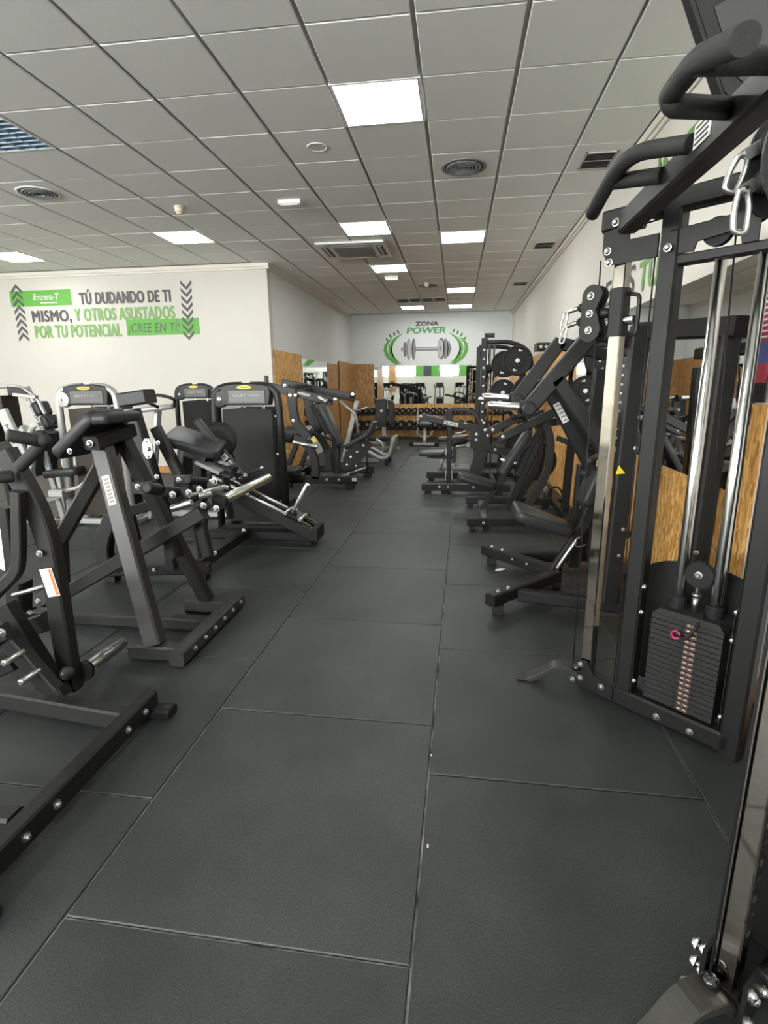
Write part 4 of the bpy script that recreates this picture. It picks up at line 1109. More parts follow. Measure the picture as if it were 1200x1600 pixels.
# grips
MB().rod((-1.810, 1.960, 1.315), (-1.732, 2.060, 1.279), .026).build('rubber_grip', GRIP, L1)
MB().rod((-1.874, 2.060, 1.162), (-1.753, 2.100, 1.280), .026).build('rubber_grip', GRIP, L1)
MB().ball((-1.720, 2.050, 1.285), .028).build('grip_end', GRIP, L1)
MB().rod((-1.984, 1.980, 1.130), (-1.899, 2.060, 1.128), .026).build('rubber_grip', GRIP, L1)
MB().cyl((-1.975, 2.120, 1.243), (-2.049, 2.200, 1.233), .03, 12).build('arm_boss', GREYST, L1)
# white placard on the frame behind
MB().box((-2.616, 2.620, 0.611), (.17, .01, .24), ax=((.94, .0, -.34), (0, 1, 0), (.34, 0, .94)), ch=.002).build('instruction_placard', WHITE, L1)
for k in range(4): MB().box(Vector((-2.606, 2.610, 0.614)) + Vector((.01 + .02 * k, 0, .07 - .045 * k)), (.1, .002, .014), ax=((.94, 0, -.34), (0, 1, 0), (.34, 0, .94)), ch=.0003).build('placard_print', LGREY, L1)
bb(L1, (-2.55, 2.62, .1), (-2.5, 2.62, .85), .06, .06, 'rear_post'); bb(L1, (-2.75, 2.2, .075), (-2.55, 2.66, .075), .06, .08, 'rear_beam')

# ------------------------------------------------------------------ T-bar row machine with inclined chest pad
L2 = thing('chest_supported_row_machine', 'dark grey lever row machine with inclined chest pad, second from left front', 'gym machine', (-1.7, 2.9, 0))
bb(L2, (-1.485, 2.47, .055), (-1.485, 3.33, .055), .085, .085, 'foot_beam', GREYST)
for k in range(6): bolt(L2, (-1.441, 2.6 + .132 * k, .058), (1, 0, 0), .0115)
bb(L2, (-1.52, 2.56, .05), (-1.80, 2.56, .05), .085, .085, 'foot_stub', GREYST); bb(L2, (-1.52, 3.2, .05), (-1.80, 3.2, .05), .085, .085, 'foot_stub', GREYST)
bb(L2, (-1.52, 2.93, .05), (-2.75, 2.93, .05), .085, .075, 'base_beam', DARK)
bb(L2, (-2.75, 2.6, .05), (-2.75, 3.25, .05), .08, .075, 'rear_foot', DARK)
post = bb(L2, (-1.655, 2.56, .09), (-2.0, 2.80, 1.22), .088, .10, 'near_leg', GREYST, up=(1, 0, 0))
bb(L2, (-1.655, 3.2, .09), (-1.998, 2.960, 1.267), .075, .085, 'far_leg', DARK, up=(1, 0, 0))
d_ = (Vector((-2.0, 2.80, 1.22)) - Vector((-1.655, 2.56, .09))).normalized()
q = lerp((-1.655, 2.56, .09), (-2.0, 2.80, 1.22), .745); nrm = Vector((.05, -1, .2)); nrm = (nrm - d_ * nrm.dot(d_)).normalized(); tx = d_.cross(nrm)
MB().box(q + nrm * .046, (.045, .003, .17), ax=(tx, nrm, d_), ch=.0006).build('name_label', simple('label_cream', (.55, .5, .44), .5), post)
for k in range(7): MB().box(q + nrm * .049 + d_ * (-.065 + .021 * k), (.03, .001, .013), ax=(tx, nrm, d_), ch=.0003).build('label_print', simple('label_brown', (.2, .16, .13), .6) if k == 0 else bpy.data.materials['label_brown'], post)
bb(L2, (-1.99, 2.90, 1.17), (-2.46, 2.93, .56), .085, .085, 'brace', DARK, up=(1, 0, 1))
bb(L2, (-2.46, 2.93, .60), (-2.52, 2.93, .08), .085, .085, 'rear_post', DARK)
# chest pad on its carrier box
px_, pz_ = Vector((.77, 0, .64)), Vector((-.64, 0, .77))
MB().pad(Vector((-2.085, 2.85, 1.245)), .36, .34, .07, px_, pz_, .05, 1.0, .02).build('chest_pad', VINYL, L2)
MB().pad(Vector((-1.915, 2.85, 1.333)), .11, .34, .06, (1, 0, .05), (-.05, 0, 1), .03, 1.0, .02).build('chest_pad_top', VINYL, L2)
bb(L2, (-1.985, 2.70, 1.2), (-1.945, 3.0, 1.25), .10, .075, 'pad_carrier', BLACK)
bolt(L2, (-1.985, 2.692, 1.2), (0, -1, 0), .015); bolt(L2, (-2.1, 2.675, 1.16), (0, -1, 0), .012)
# lever bar with grips and weight peg
bb(L2, (-2.463, 2.900, 0.218), (-1.469, 2.900, 0.778), .07, .085, 'lever_bar', DARK)
bb(L2, (-2.076, 2.900, 0.397), (-1.455, 2.980, 0.819), .05, .05, 'lever_bar_inner', BLACK)
bb(L2, (-1.763, 3.000, 0.666), (-1.751, 3.000, 0.458), .07, .07, 'lever_stop', DARK); bb(L2, (-1.540, 2.980, 0.697), (-1.506, 2.980, 0.482), .06, .06, 'lever_leg', DARK)
peg(L2, (-1.398, 2.970, 0.826), (-1.293, 3.550, 0.876), .03)
for a, b_, r_, mt, nm in (((-1.723, 2.750, 0.949), (-1.699, 2.850, 0.919), .035, BLACK, 'grip_socket'), ((-1.680, 2.850, 0.908), (-1.646, 2.950, 0.881), .03, RUBBER, 'grip_socket'),
                      ((-1.581, 2.950, 0.959), (-1.594, 3.200, 0.907), .026, RUBBER, 'row_grip'), ((-1.564, 2.840, 0.836), (-1.484, 2.950, 0.883), .022, BLACK, 'row_grip'),
                      ((-1.525, 2.850, 0.884), (-1.413, 3.100, 0.895), .013, STEEL, 'latch_rod'), ((-1.634, 2.840, 0.808), (-1.504, 2.840, 0.849), .022, STEEL, 'clamp'), ((-1.467, 2.850, 0.885), (-1.412, 2.900, 0.887), .02, STEEL, 'clamp')):
    MB().rod(a, b_, r_).build(nm, mt, L2)
for pts in ([(-.055, -.03), (.04, -.03), (.055, 0), (.04, .035), (-.055, .035)],):
    for (u0, yy_) in (((-1.753, 2.780, 0.942), 2.78), ((-1.636, 3.020, 0.938), 3.02)):
        c = Vector(u0)
        MB().prism([c + Vector((a, 0, b_)) for a, b_ in pts], (0, 1, 0), .05).build('grip_bracket', DARK, L2)
        bolt(L2, c + Vector((-.02, -.028, .01)), (0, -1, 0), .013)
for q_ in ((-1.507, 2.820, 0.909), (-1.606, 2.820, 0.896), (-1.440, 2.820, 0.929), (-1.446, 2.860, 0.826), (-1.369, 2.860, 0.809), (-1.367, 2.860, 0.971)): bolt(L2, q_, (0, -1, 0), .015)

# ------------------------------------------------------------------ sled machine with tilted seat behind it
L3 = thing('angled_sled_machine', 'black sled machine with tilted grey seat and angled rails, behind the row machine', 'gym machine', (-2.1, 4.3, 0))
bb(L3, (-2.75, 3.68, .09), (-1.92, 3.82, .09), .08, .085, 'base_rail', BLACK)
foot(L3, (-2.68, 3.69, 0), .08, .05); foot(L3, (-1.98, 3.81, 0), .08, .05)
for q in ((-2.33, 3.70, .10), (-2.05, 3.75, .10)): bolt(L3, q, (0, -1, 0), .012)
MB().path([(-2.72, 3.7, .06), (-2.74, 3.7, .3), (-2.62, 3.7, .52)], .12, .09, up=(0, 1, 0), bend=.15).build('rear_foot_arch', BLACK, L3)
bb(L3, (-2.06, 3.85, .10), (-2.02, 4.85, .10), .09, .09, 'connecting_beam', DARK)
for q in ((-2.03, 4.0, .16), (-2.0, 4.08, .13), (-2.0, 4.72, .15)): bolt(L3, q, (.5, -.6, .6), .014)
bb(L3, (-2.9, 4.85, .075), (-1.32, 4.85, .075), .08, .09, 'base_rail', BLACK); foot(L3, (-1.42, 4.85, 0), .12, .04)
bb(L3, (-2.06, 4.0, .1), (-2.1, 4.0, .45), .06, .06, 'front_leg', DARK)
# inclined sled rails
for y in (4.78, 4.95):
    bb(L3, (-2.45, y, .66), (-1.31, y, .10), .07, .11, 'sled_rail', DARK if y < 4.9 else BLACK)
    MB().cyl((-2.3, y - .0, .66), (-1.36, y - .0, .19), .017, 10).build('slide_tube', STEEL, L3)
MB().box((-1.31, 4.85, .12), (.06, .28, .12), ch=.01).build('rail_end_cap', RUBBER, L3)
MB().box((-1.52, 4.82, .30), (.16, .2, .03), ax=((.9, 0, -.44), (0, 1, 0), (.44, 0, .9)), ch=.004).build('sled_plate', BLACK, L3)
peg(L3, (-1.52, 4.77, .32), (-1.355, 4.74, .61), .026)
for q in ((-1.58, 4.71, .33), (-1.44, 4.71, .27)): MB().rod(q, Vector(q) + Vector((0, .22, 0)), .022).build('sled_roller', STEEL, L3)
MB().cyl((-2.05, 4.6, 1.1), (-1.98, 4.75, .52), .009, 8).build('stay_rod', BLACK, L3)
MB().rod((-2.0, 4.72, .54), (-1.93, 4.72, .50), .018).build('clamp', STEEL, L3)
# seat pad and supports
MB().pad(Vector((-2.14, 4.2, 1.05)), .44, .42, .07, (.86, .2, -.30), (.31, -.1, .93), .05, .9).build('tilted_pad', GVINYL, L3)
bb(L3, (-2.2, 4.2, .98), (-2.02, 4.2, .92), .2, .08, 'pad_carrier', BLACK); bb(L3, (-2.12, 4.2, .95), (-2.16, 4.2, .3), .09, .09, 'pad_post', BLACK)
MB().box((-1.98, 4.1, .86), (.22, .14, .03), ax=((.9, 0, -.4), (0, 1, 0), (.4, 0, .9)), ch=.004).build('tread_plate', MGREY, L3)
MB().box((-1.90, 4.2, .82), (.16, .14, .1), ax=((.9, 0, -.3), (0, 1, 0), (.3, 0, .9)), ch=.012).build('counter_box', BLACK, L3)
MB().box((-1.90, 4.19, .877), (.1, .08, .004), ax=((.9, 0, -.3), (0, 1, 0), (.3, 0, .9)), ch=.001).build('counter_display', simple('display_grey', (.32, .38, .42), .2), L3)
# upright with flange bearing and padded head
bb(L3, (-2.224, 3.750, 0.559), (-2.385, 3.750, 1.336), .095, .09, 'upright', BLACK, up=(1, 0, 0))
MB().box((-2.339, 3.750, 1.419), (.22, .16, .10), ax=((.96, 0, .12), (0, 1, 0), (-.12, 0, .96)), ch=.012).build('padded_head', VINYL, L3)
c = Vector((-2.267, 3.700, 1.053))
MB().prism([c + Vector((a, 0, b_)) for a, b_ in ((-.018, .075), (.018, .075), (.042, .03), (.042, -.03), (.018, -.075), (-.018, -.075), (-.042, -.03), (-.042, .03))], (0, 1, 0), .014, ch=.003).build('flange_bearing', STEEL, L3)
MB().cyl(c, c + Vector((0, -.03, 0)), .02, 14).build('bearing_shaft', STEEL, L3)
for z in (.055, -.055): bolt(L3, c + Vector((0, -.008, z)), (0, -1, 0), .009)
bolt(L3, (-2.220, 3.700, 0.842), (0, -1, 0), .014); bolt(L3, (-2.181, 3.700, 1.096), (0, -1, 0), .012)
bb(L3, (-2.306, 3.900, 1.193), (-2.049, 3.900, 0.605), .075, .075, 'swing_arm', DARK, up=(1, 0, 1)); bb(L3, (-2.664, 4.000, 1.123), (-2.469, 4.000, 0.682), .06, .1, 'link_arm', DARK, up=(1, 0, 1))
bb(L3, (-2.624, 3.900, 0.514), (-2.581, 3.900, 0.190), .08, .08, 'lower_post', BLACK); bb(L3, (-2.624, 3.900, 0.514), (-2.163, 4.100, 0.641), .06, .08, 'lower_arm', BLACK)
bb(L3, (-2.22, 3.75, .62), (-2.2, 3.75, .1), .08, .08, 'upright_base', BLACK)
# instruction bar, plate and handle
bar = bb(L3, (-2.172, 4.320, 1.219), (-1.802, 4.320, 0.726), .055, .06, 'instruction_bar', DARK, up=(1, 0, 1))
a_, b_ = Vector((-2.172, 4.320, 1.219)), Vector((-1.802, 4.320, 0.726)); dd = (b_ - a_).normalized(); nn = dd.cross(Vector((0, 1, 0)))
for k in range(3):
    q = lerp(a_, b_, .62 + .12 * k) + Vector((0, -.03, 0)) - nn * 0
    MB().box(q, (.052, .003, .052), ax=(dd, (0, 1, 0), nn), ch=.0005).build('instruction_label', LABEL, bar)
    MB().box(q + Vector((0, -.002, 0)), (.03, .001, .03), ax=(dd, (0, 1, 0), nn), ch=.0003).build('label_print', MGREY, bar)
MB().rod((-1.817, 4.300, 0.729), (-1.748, 4.250, 0.771), .02).build('handle_boss', STEEL, L3)
MB().rod((-1.769, 4.300, 0.763), (-1.634, 4.330, 0.820), .014).build('handle', GRIP, L3); MB().rod((-1.652, 4.330, 0.809), (-1.623, 4.330, 0.826), .016).build('handle_cap', CHROME, L3)
plate_disc(L3, (-2.111, 4.550, 1.029), (.25, -.95, .2), .165, .045)
bb(L3, (-2.105, 4.600, 1.012), (-2.08, 4.62, .3), .06, .06, 'plate_post', BLACK)
for q in ((-1.898, 4.200, 0.669), (-2.035, 4.200, 0.722), (-1.836, 4.200, 0.746)): bolt(L3, q, (0, -1, 0), .013)

# ------------------------------------------------------------------ selectorised towers
def tower_machine(name, lab, x0, x1, yf, zt, frame, shroud, hub, zb=.0):
    """A weight stack tower seen from the front: bent tube frame, shroud, head housing."""
    xm, w = (x0 + x1) / 2, x1 - x0
    t = thing(name, lab, 'gym machine', (xm, yf + .12, 0))
    for s_ in (-1, 1):
        x = xm + s_ * (w / 2 - .035)
        MB().tube([(x + s_ * .03, yf, zb), (x, yf, zt * .86), (x - s_ * .02, yf, zt * .955), (x - s_ * .14, yf + .02, zt * .985), (xm + s_ * .05, yf + .02, zt * .985)], .037, 14, bend=.1).build('frame_tube', frame, t)
    MB().beam((x0, yf, .05), (x1, yf, .05), .06, .06).build('floor_beam', frame, t)
    for x in (x0 + .02, x1 - .02):
        MB().beam((x, yf - .05, .03), (x, yf + .75, .03), .07, .06).build('foot_beam', frame, t)
    MB().prism([(x0 + .09, yf + .06, .1), (x1 - .13, yf + .06, .1), (x1 - .13, yf + .06, zt * .83), (xm, yf + .06, zt * .845), (x0 + .09, yf + .06, zt * .83)], (0, 1, 0), .02, ch=.004).build('shroud', shroud, t)
    MB().prism([(x1 - .125, yf + .05, .1), (x1 - .04, yf + .1, .1), (x1 - .05, yf + .1, zt * .83), (x1 - .125, yf + .05, zt * .83)], (-.45, 1, 0), .02, ch=.004).build('side_shroud', shroud, t)
    MB().beam((xm, yf + .42, .1), (xm, yf + .42, zt * .84), w * .62, .03).build('rear_shroud', shroud, t)
    for x in (xm - .1, xm + .1): MB().cyl((x, yf + .2, .1), (x, yf + .2, zt * .93), .014, 10).build('guide_rod', CHROME, t)
    h = [(-w * .33, zt * .86), (w * .33, zt * .86), (w * .36, zt * .94), (w * .33, zt * .985), (w * .15, zt * 1.0), (-w * .15, zt * 1.0), (-w * .33, zt * .985), (-w * .36, zt * .94)]
    MB().prism([(xm + a, yf + .03, b_) for a, b_ in h], (0, 1, 0), .12, ch=.012).build('head_housing', hub, t)
    MB().box((xm + .02, yf - .034, zt * .915), (w * .5, .006, .13), ch=.004).build('head_panel', simple('panel_grey_' + name, (.06, .06, .058), .4), t)
    text('lettering', 'SELECTION', w * .36, .02, (xm - w * .16, yf - .041, zt * .915), FX, FZ, LGREY, t, bold=.01, sp=1.2)
    MB().prism(ell_y(xm, yf - .036, zt * .974, .075, .017), (0, 1, 0), .006).build('emblem', YELLOW, t)
    MB().prism(ell_y(xm, yf - .040, zt * .974, .055, .008), (0, 1, 0), .002).build('emblem_print', simple('emblem_dark_' + name, (.25, .2, .03), .5), t)
    MB().tube_prof(Vector((x0 + .1, yf - .0, zt * .90)), Vector((0, -1, 0)), [(-.03, .085), (.02, .085), (.03, .075), (.034, .02)], 22, 0).build('pulley_cover', frame, t)
    bolt(t, (x0 + .1, yf - .034, zt * .90), (0, -1, 0), .014)
    for z in (.3, .75, 1.1): bolt(t, (x1 - .09, yf + .055, zt * z / 1.4), (.4, -1, 0), .010)
    return t
def ell_y(x, y, z, a, b_, n=20): return [(x + a * cos(2 * pi * k / n), y, z + b_ * sin(2 * pi * k / n)) for k in range(n)]
TB = tower_machine('black_weight_stack_machine', 'black weight stack tower with yellow emblem and bent tube frame beside the aisle', -2.45, -1.71, 5.2, 1.525, DARK, SHROUD, DARK)
# its seat side, beyond the tower
bb(TB, (-2.1, 5.9, .05), (-2.1, 6.6, .05), .08, .08, 'spine', BLACK)
bb(TB, (-2.1, 6.15, .08), (-2.1, 6.15, .45), .08, .08, 'seat_post', BLACK); MB().pad((-2.05, 6.15, .5), .4, .38, .08, (0, 1, 0), (0, 0, 1), .06).build('seat_cushion', VINYL, TB)
MB().rod((-2.25, 6.4, .36), (-1.86, 6.4, .38), .065).build('roller_pad', VINYL, TB)
MB().rod((-2.3, 6.35, .93), (-1.98, 6.35, .87), .065).build('roller_pad', VINYL, TB); bb(TB, (-2.2, 6.35, .1), (-2.2, 6.35, .95), .05, .05, 'pad_post', BLACK)
G1 = tower_machine('grey_weight_stack_machine', 'silver framed weight stack tower with brown smoked shroud, left of the row machine', -4.24, -3.50, 5.3, 1.53, SILVER, BROWN, DARK)
for s_, z_ in ((1, 1.27),):
    MB().tube([(-3.6, 5.35, 1.22), (-3.3, 5.3, 1.26), (-2.92, 5.3, 1.30)], .03, 12, bend=.1).build('lever_tube', SILVER, G1)
    MB().tube([(-3.05, 5.3, 1.28), (-3.2, 5.1, 1.40), (-2.9, 5.05, 1.42), (-2.78, 5.1, 1.38), (-2.9, 5.3, 1.30)], .016, 10, bend=.06).build('hand_grip', GRIP, G1)
MB().beam((-3.42, 5.5, .05), (-3.2, 5.5, 1.25), .09, .04).build('side_panel', SILVER, G1)
text('lettering', 'ION', .16, .04, (-3.3, 5.475, .9), (.18, 0, -.98), (.98, 0, .18), INK, G1, bold=.02)
MB().pad((-3.05, 5.75, .75), .5, .3, .09, (.25, 0, .97), (.97, 0, -.25), .05).build('back_pad', VINYL, G1); MB().pad((-2.85, 5.75, .48), .4, .36, .08, (1, 0, .1), (-.1, 0, 1), .05).build('seat_cushion', VINYL, G1)
MB().beam((-3.5, 5.75, .05), (-2.6, 5.75, .05), .07, .06).build('floor_beam', SILVER, G1); MB().beam((-2.9, 5.75, .05), (-2.9, 5.75, .45), .07, .07).build('seat_post', SILVER, G1)
MB().tube([(-3.3, 5.0, .03), (-3.32, 5.0, .2), (-3.2, 5.0, .24)], .035, 12, bend=.05).build('foot_bracket', SILVER, G1)
G2 = tower_machine('distant_weight_stack_machine', 'farther weight stack tower standing against the printed left wall', -4.36, -3.68, 8.0, 1.53, DARK, SHROUD, DARK)
G2.children[0]
MB().tube([(-3.72, 8.0, 1.44), (-3.5, 7.9, 1.44), (-3.4, 7.8, 1.38)], .03, 10, bend=.1).build('lever_tube', SILVER, G2)

# grey pulldown machine at the left edge
G3 = thing('grey_pulldown_machine', 'silver pulldown machine with curved bar and letters on its columns, left edge', 'gym machine', (-4.9, 5.6, 0))
def column(p0, p1, w, d, body, off, name='lettered_column'):
    p0, p1 = V(p0), V(p1)
    o = MB().beam(p0, p1, w, d, up=(0, -1, 0)).build(name, SILVER, G3)
    dd = (p0 - p1).normalized(); nn = Vector((0, -1, 0)); nn = (nn - dd * nn.dot(dd)).normalized(); xx = dd.cross(nn)
    for k, ch in enumerate(body):
        q = lerp(p1, p0, off + .082 * k) + nn * (d / 2 + .002)
        text('letter', ch, .05, .05, q - dd * .025 * -1 + xx * -.025, xx * 1.0, -dd, INK, o, bold=.02)
    return o
column((-4.42, 5.0, .68), (-4.62, 5.0, 1.28), .12, .05, 'SELECTION'[5:], .28)
column((-4.55, 5.55, .8), (-4.80, 5.55, 1.5), .12, .05, 'SELECTION', .08)
bb(G3, (-4.42, 5.0, .03), (-4.42, 5.0, .7), .09, .06, 'front_post', SILVER); bb(G3, (-4.55, 5.55, .03), (-4.55, 5.55, .82), .09, .06, 'rear_post', SILVER)
bb(G3, (-5.4, 5.3, .04), (-4.2, 5.3, .04), .08, .07, 'floor_beam', SILVER); bb(G3, (-4.42, 4.95, .04), (-4.42, 5.7, .04), .08, .07, 'floor_beam', SILVER)
bb(G3, (-4.95, 5.5, .1), (-4.98, 5.5, 1.42), .24, .05, 'smoked_shroud', BROWN); bb(G3, (-5.15, 5.52, .1), (-5.2, 5.52, 1.5), .12, .06, 'shroud_side', SHROUD)
MB().tube([(-5.5, 5.5, 1.46), (-5.0, 5.5, 1.52), (-4.82, 5.5, 1.52), (-4.62, 5.5, 1.40), (-4.56, 5.5, 1.22), (-4.47, 5.5, 1.14)], .02, 12, bend=.08).build('pulldown_bar', SILVER, G3)
MB().rod((-4.55, 5.5, 1.21), (-4.44, 5.5, 1.12), .024).build('bar_grip', GRIP, G3)
MB().prism([(-4.95, 5.52, 1.52), (-4.78, 5.52, 1.50), (-4.66, 5.52, 1.40), (-4.95, 5.52, 1.42)], (0, 1, 0), .1, ch=.008).build('head_housing', DARK, G3)
bb(G3, (-4.85, 5.45, 1.43), (-4.58, 5.45, 1.40), .05, .035, 'head_arm', SILVER)
for k, (x, z) in enumerate(((-4.66, 1.27), (-4.58, 1.12))): MB().pad((x, 5.6, z), .16, .2, .08, (.3, 0, -.95), (.95, 0, .3), .03).build('thigh_pad', VINYL, G3)
MB().ball((-4.66, 5.3, 1.05), .06).build('roller_end', SILVER, G3); MB().rod((-4.6, 5.3, 1.02), (-4.45, 5.2, 1.12), .03).build('arm_stub', WHITE, G3)
MB().tube_prof(Vector((-4.22, 5.0, .99)), Vector((0, -1, 0)), [(0, .09), (.03, .09), (.04, .08), (.042, .03)], 22, 0).build('round_pad', RUBBER, G3)
MB().pad((-4.5, 5.35, .8), .5, .34, .09, (.3, 0, .95), (.95, 0, -.3), .05).build('back_pad', GVINYL, G3)
MB().pad((-4.25, 5.35, .60), .42, .34, .08, (1, 0, .12), (-.12, 0, 1), .06).build('seat_cushion', VINYL, G3); MB().pad((-4.12, 5.35, .84), .26, .2, .06, (1, 0, .2), (-.2, 0, 1), .05).build('arm_rest', VINYL, G3)
bb(G3, (-4.3, 5.35, .06), (-4.22, 5.35, .8), .05, .08, 'seat_post', SILVER); bb(G3, (-4.35, 5.3, .06), (-4.5, 5.3, .98), .04, .06, 'stay', SILVER)
MB().tube([(-4.15, 5.1, .42), (-3.95, 5.1, .47), (-3.85, 5.1, .55)], .02, 10, bend=.05).build('foot_lever', SILVER, G3); MB().box((-4.2, 5.1, .40), (.16, .12, .09), ch=.02).build('foot_plate', SILVER, G3)
bb(G3, (-4.42, 5.2, .3), (-4.15, 5.1, .38), .05, .05, 'foot_arm', SILVER)

# ------------------------------------------------------------------ incline press machine beyond the black tower
L6 = thing('incline_press_machine', 'black incline press machine with long top levers beyond the black weight stack tower', 'gym machine', (-1.95, 8.1, 0))
bb(L6, (-2.65, 7.65, .13), (-1.44, 7.65, .13), .08, .11, 'base_rail'); bb(L6, (-2.65, 8.68, .13), (-1.34, 8.68, .13), .08, .11, 'base_rail')
for p in ((-1.55, 7.65, 0), (-1.45, 8.68, 0), (-2.5, 7.65, 0), (-2.5, 8.68, 0)): foot(L6, p, .12, .075)
MB().box((-1.47, 7.607, .145), (.07, .003, .05), ch=.0006).build('white_sticker', LABEL, L6)
for x in (-1.88, -1.7): bolt(L6, (x, 7.605, .14), (0, -1, 0), .016)
bb(L6, (-2.5, 7.65, .13), (-2.5, 8.68, .13), .08, .1, 'cross_beam'); bb(L6, (-1.8, 7.65, .10), (-1.6, 8.68, .10), .07, .06, 'cross_beam', STEEL)
for y in (7.65, 8.5):
    MB().path([(-2.06, y, .15), (-2.06, y, .45), (-2.16, y, .66), (-2.36, y, .76)], .12, .08, up=(0, 1, 0), bend=.2).build('curved_leg', DARK, L6)
    MB().path([(-2.15, y, .76), (-2.33, y, .95), (-2.36, y, 1.2), (-2.36, y, 1.44)], .13, .08, up=(0, 1, 0), bend=.3).build('curved_upright', DARK, L6)
    bb(L6, (-2.55, y, .16), (-2.3, y, .72), .06, .07, 'rear_strut')
    bb(L6, (-2.8, y + .05, 1.50 if y < 8 else 1.54), (-1.78 if y < 8 else -1.62, y + .05, 1.27 if y < 8 else 1.30), .07, .12, 'top_lever', DARK)
    MB().rod((-1.95 if y < 8 else -1.66, y - .1, 1.33 if y < 8 else 1.30), (-1.8 if y < 8 else -1.6, y - .18, 1.27 if y < 8 else 1.36), .03).build('press_grip', STEEL, L6)
for x, z in ((-2.75, 1.53), (-2.45, 1.50), (-2.3, 1.36), (-2.38, 1.36), (-2.35, 1.0), (-1.72, 1.3)): bolt(L6, (x, 7.6, z), (0, -1, 0), .018)
MB().box((-2.2, 7.662, 1.375), (.2, .003, .035), ax=((.976, 0, -.22), (0, 1, 0), (.22, 0, .976)), ch=.0005).build('name_print', LGREY, L6)
bb(L6, (-2.75, 7.7, 1.52), (-2.75, 7.7, 1.64), .05, .05, 'lever_horn'); bb(L6, (-2.4, 7.7, 1.48), (-2.4, 8.55, 1.5), .06, .06, 'cross_beam')
MB().rod((-2.5, 7.72, .85), (-2.2, 7.72, .80), .075).build('roller_pad', VINYL, L6); bb(L6, (-2.2, 7.8, .82), (-1.85, 7.9, .7), .06, .05, 'pad_arm')
MB().rod((-2.4, 7.6, .70), (-2.0, 7.6, .62), .03).build('weight_peg', STEEL, L6)
MB().pad((-1.92, 8.15, .90), .70, .30, .09, (-.42, 0, .9), (.9, 0, .42), .05).build('back_cushion', GVINYL, L6)
MB().pad((-1.50, 8.15, .67), .44, .32, .08, (.78, 0, .46), (-.46, 0, .78), .05).build('seat_cushion', GVINYL, L6); MB().pad((-1.28, 8.15, .86), .2, .30, .06, (.35, 0, .93), (-.93, 0, .35), .03).build('seat_front', GVINYL, L6)
bb(L6, (-1.85, 8.15, .14), (-1.85, 8.15, .72), .11, .08, 'seat_post'); bb(L6, (-2.2, 8.15, 1.2), (-1.98, 8.15, .75), .06, .08, 'back_post')
MB().prism([(-1.75, 8.05, .25), (-1.55, 8.05, .2), (-1.25, 8.05, .62), (-1.38, 8.05, .70), (-1.68, 8.05, .5)], (0, 1, 0), .03).build('seat_plate', BLACK, L6)
for x, z in ((-1.66, .3), (-1.6, .42), (-1.5, .5), (-1.4, .6), (-1.52, .28)): bolt(L6, (x, 8.03, z), (0, -1, 0), .014)
MB().rod((-1.62, 7.9, .18), (-1.42, 8.4, .2), .02).build('foot_bar', STEEL, L6); MB().cyl((-1.36, 8.1, .15), (-1.36, 8.1, .55), .012, 8).build('stay_rod', BLACK, L6)
for k, (x, z) in enumerate(((-2.05, .72), (-2.5, .56))):
    o = MB().box((x, 7.62, z), (.06, .05, .10), ax=((.8, 0, .6), (0, 1, 0), (-.6, 0, .8)), ch=.02).build('yellow_lever_knob', simple('pale_yellow', (.75, .62, .2), .5) if k == 0 else bpy.data.materials['pale_yellow'], L6)

# silver machines behind it
L7 = thing('silver_abdominal_bench', 'silver curved-tube bench machine on the left side before the dumbbells', 'gym machine', (-1.6, 10.2, 0))
for y in (10.05, 10.55):
    MB().tube([(-1.95, y, .40), (-1.6, y, .22), (-1.42, y, .12), (-1.27, y, .16), (-1.2, y, .36), (-1.19, y, .50)], .042, 12, bend=.12).build('curved_runner', SILVER, L7)
    MB().rod((-1.31, y, .0), (-1.31, y, .1), .035).build('rubber_foot', RUBBER, L7)
MB().beam((-1.18, 10.0, .5), (-1.18, 10.6, .5), .07, .05).build('end_beam', SILVER, L7); MB().beam((-1.18, 10.3, .5), (-1.45, 10.3, .5), .18, .05).build('step_plate', VINYL, L7)
MB().beam((-2.3, 10.05, .40), (-1.45, 10.05, .42), .06, .06).build('side_beam', SILVER, L7); MB().beam((-2.4, 10.3, .06), (-1.5, 10.3, .06), .07, .07).build('floor_beam', SILVER, L7)
MB().tube([(-1.5, 9.98, .5), (-1.38, 9.98, .42), (-1.34, 9.98, .25)], .028, 10, bend=.05).build('curved_handle', SILVER, L7)
MB().pad((-1.75, 10.3, .60), .5, .3, .07, (.9, 0, .3), (-.3, 0, .9), .05).build('bench_pad', GVINYL, L7)
MB().beam((-1.75, 10.3, .08), (-1.75, 10.3, .55), .07, .07).build('post', SILVER, L7); MB().beam((-2.2, 10.3, .06), (-1.9, 10.3, 1.2), .07, .09).build('slanted_post', SILVER, L7)
MB().tube([(-2.05, 10.2, 1.0), (-1.8, 10.2, 1.04), (-1.68, 10.2, 1.08)], .02, 8).build('cross_handle', STEEL, L7); MB().tube([(-2.2, 10.1, 1.2), (-1.9, 10.1, .95), (-1.85, 10.1, .6)], .025, 8, bend=.1).build('curved_handle', SILVER, L7)
L8 = thing('padded_tower_machine', 'tall machine with black back pads and silver base in front of dumbbell rack', 'gym machine', (-1.62, 12.2, 0))
MB().pad((-1.68, 12.0, .88), .62, .26, .1, (0, .1, 1), (0, -1, .1), .05).build('back_pad', VINYL, L8); MB().pad((-1.45, 12.05, .86), .5, .14, .1, (0, .1, 1), (0, -1, .1), .04).build('side_pad', VINYL, L8)
MB().box((-1.66, 11.93, .93), (.05, .006, .05), ch=.001).build('white_sticker', LABEL, L8)
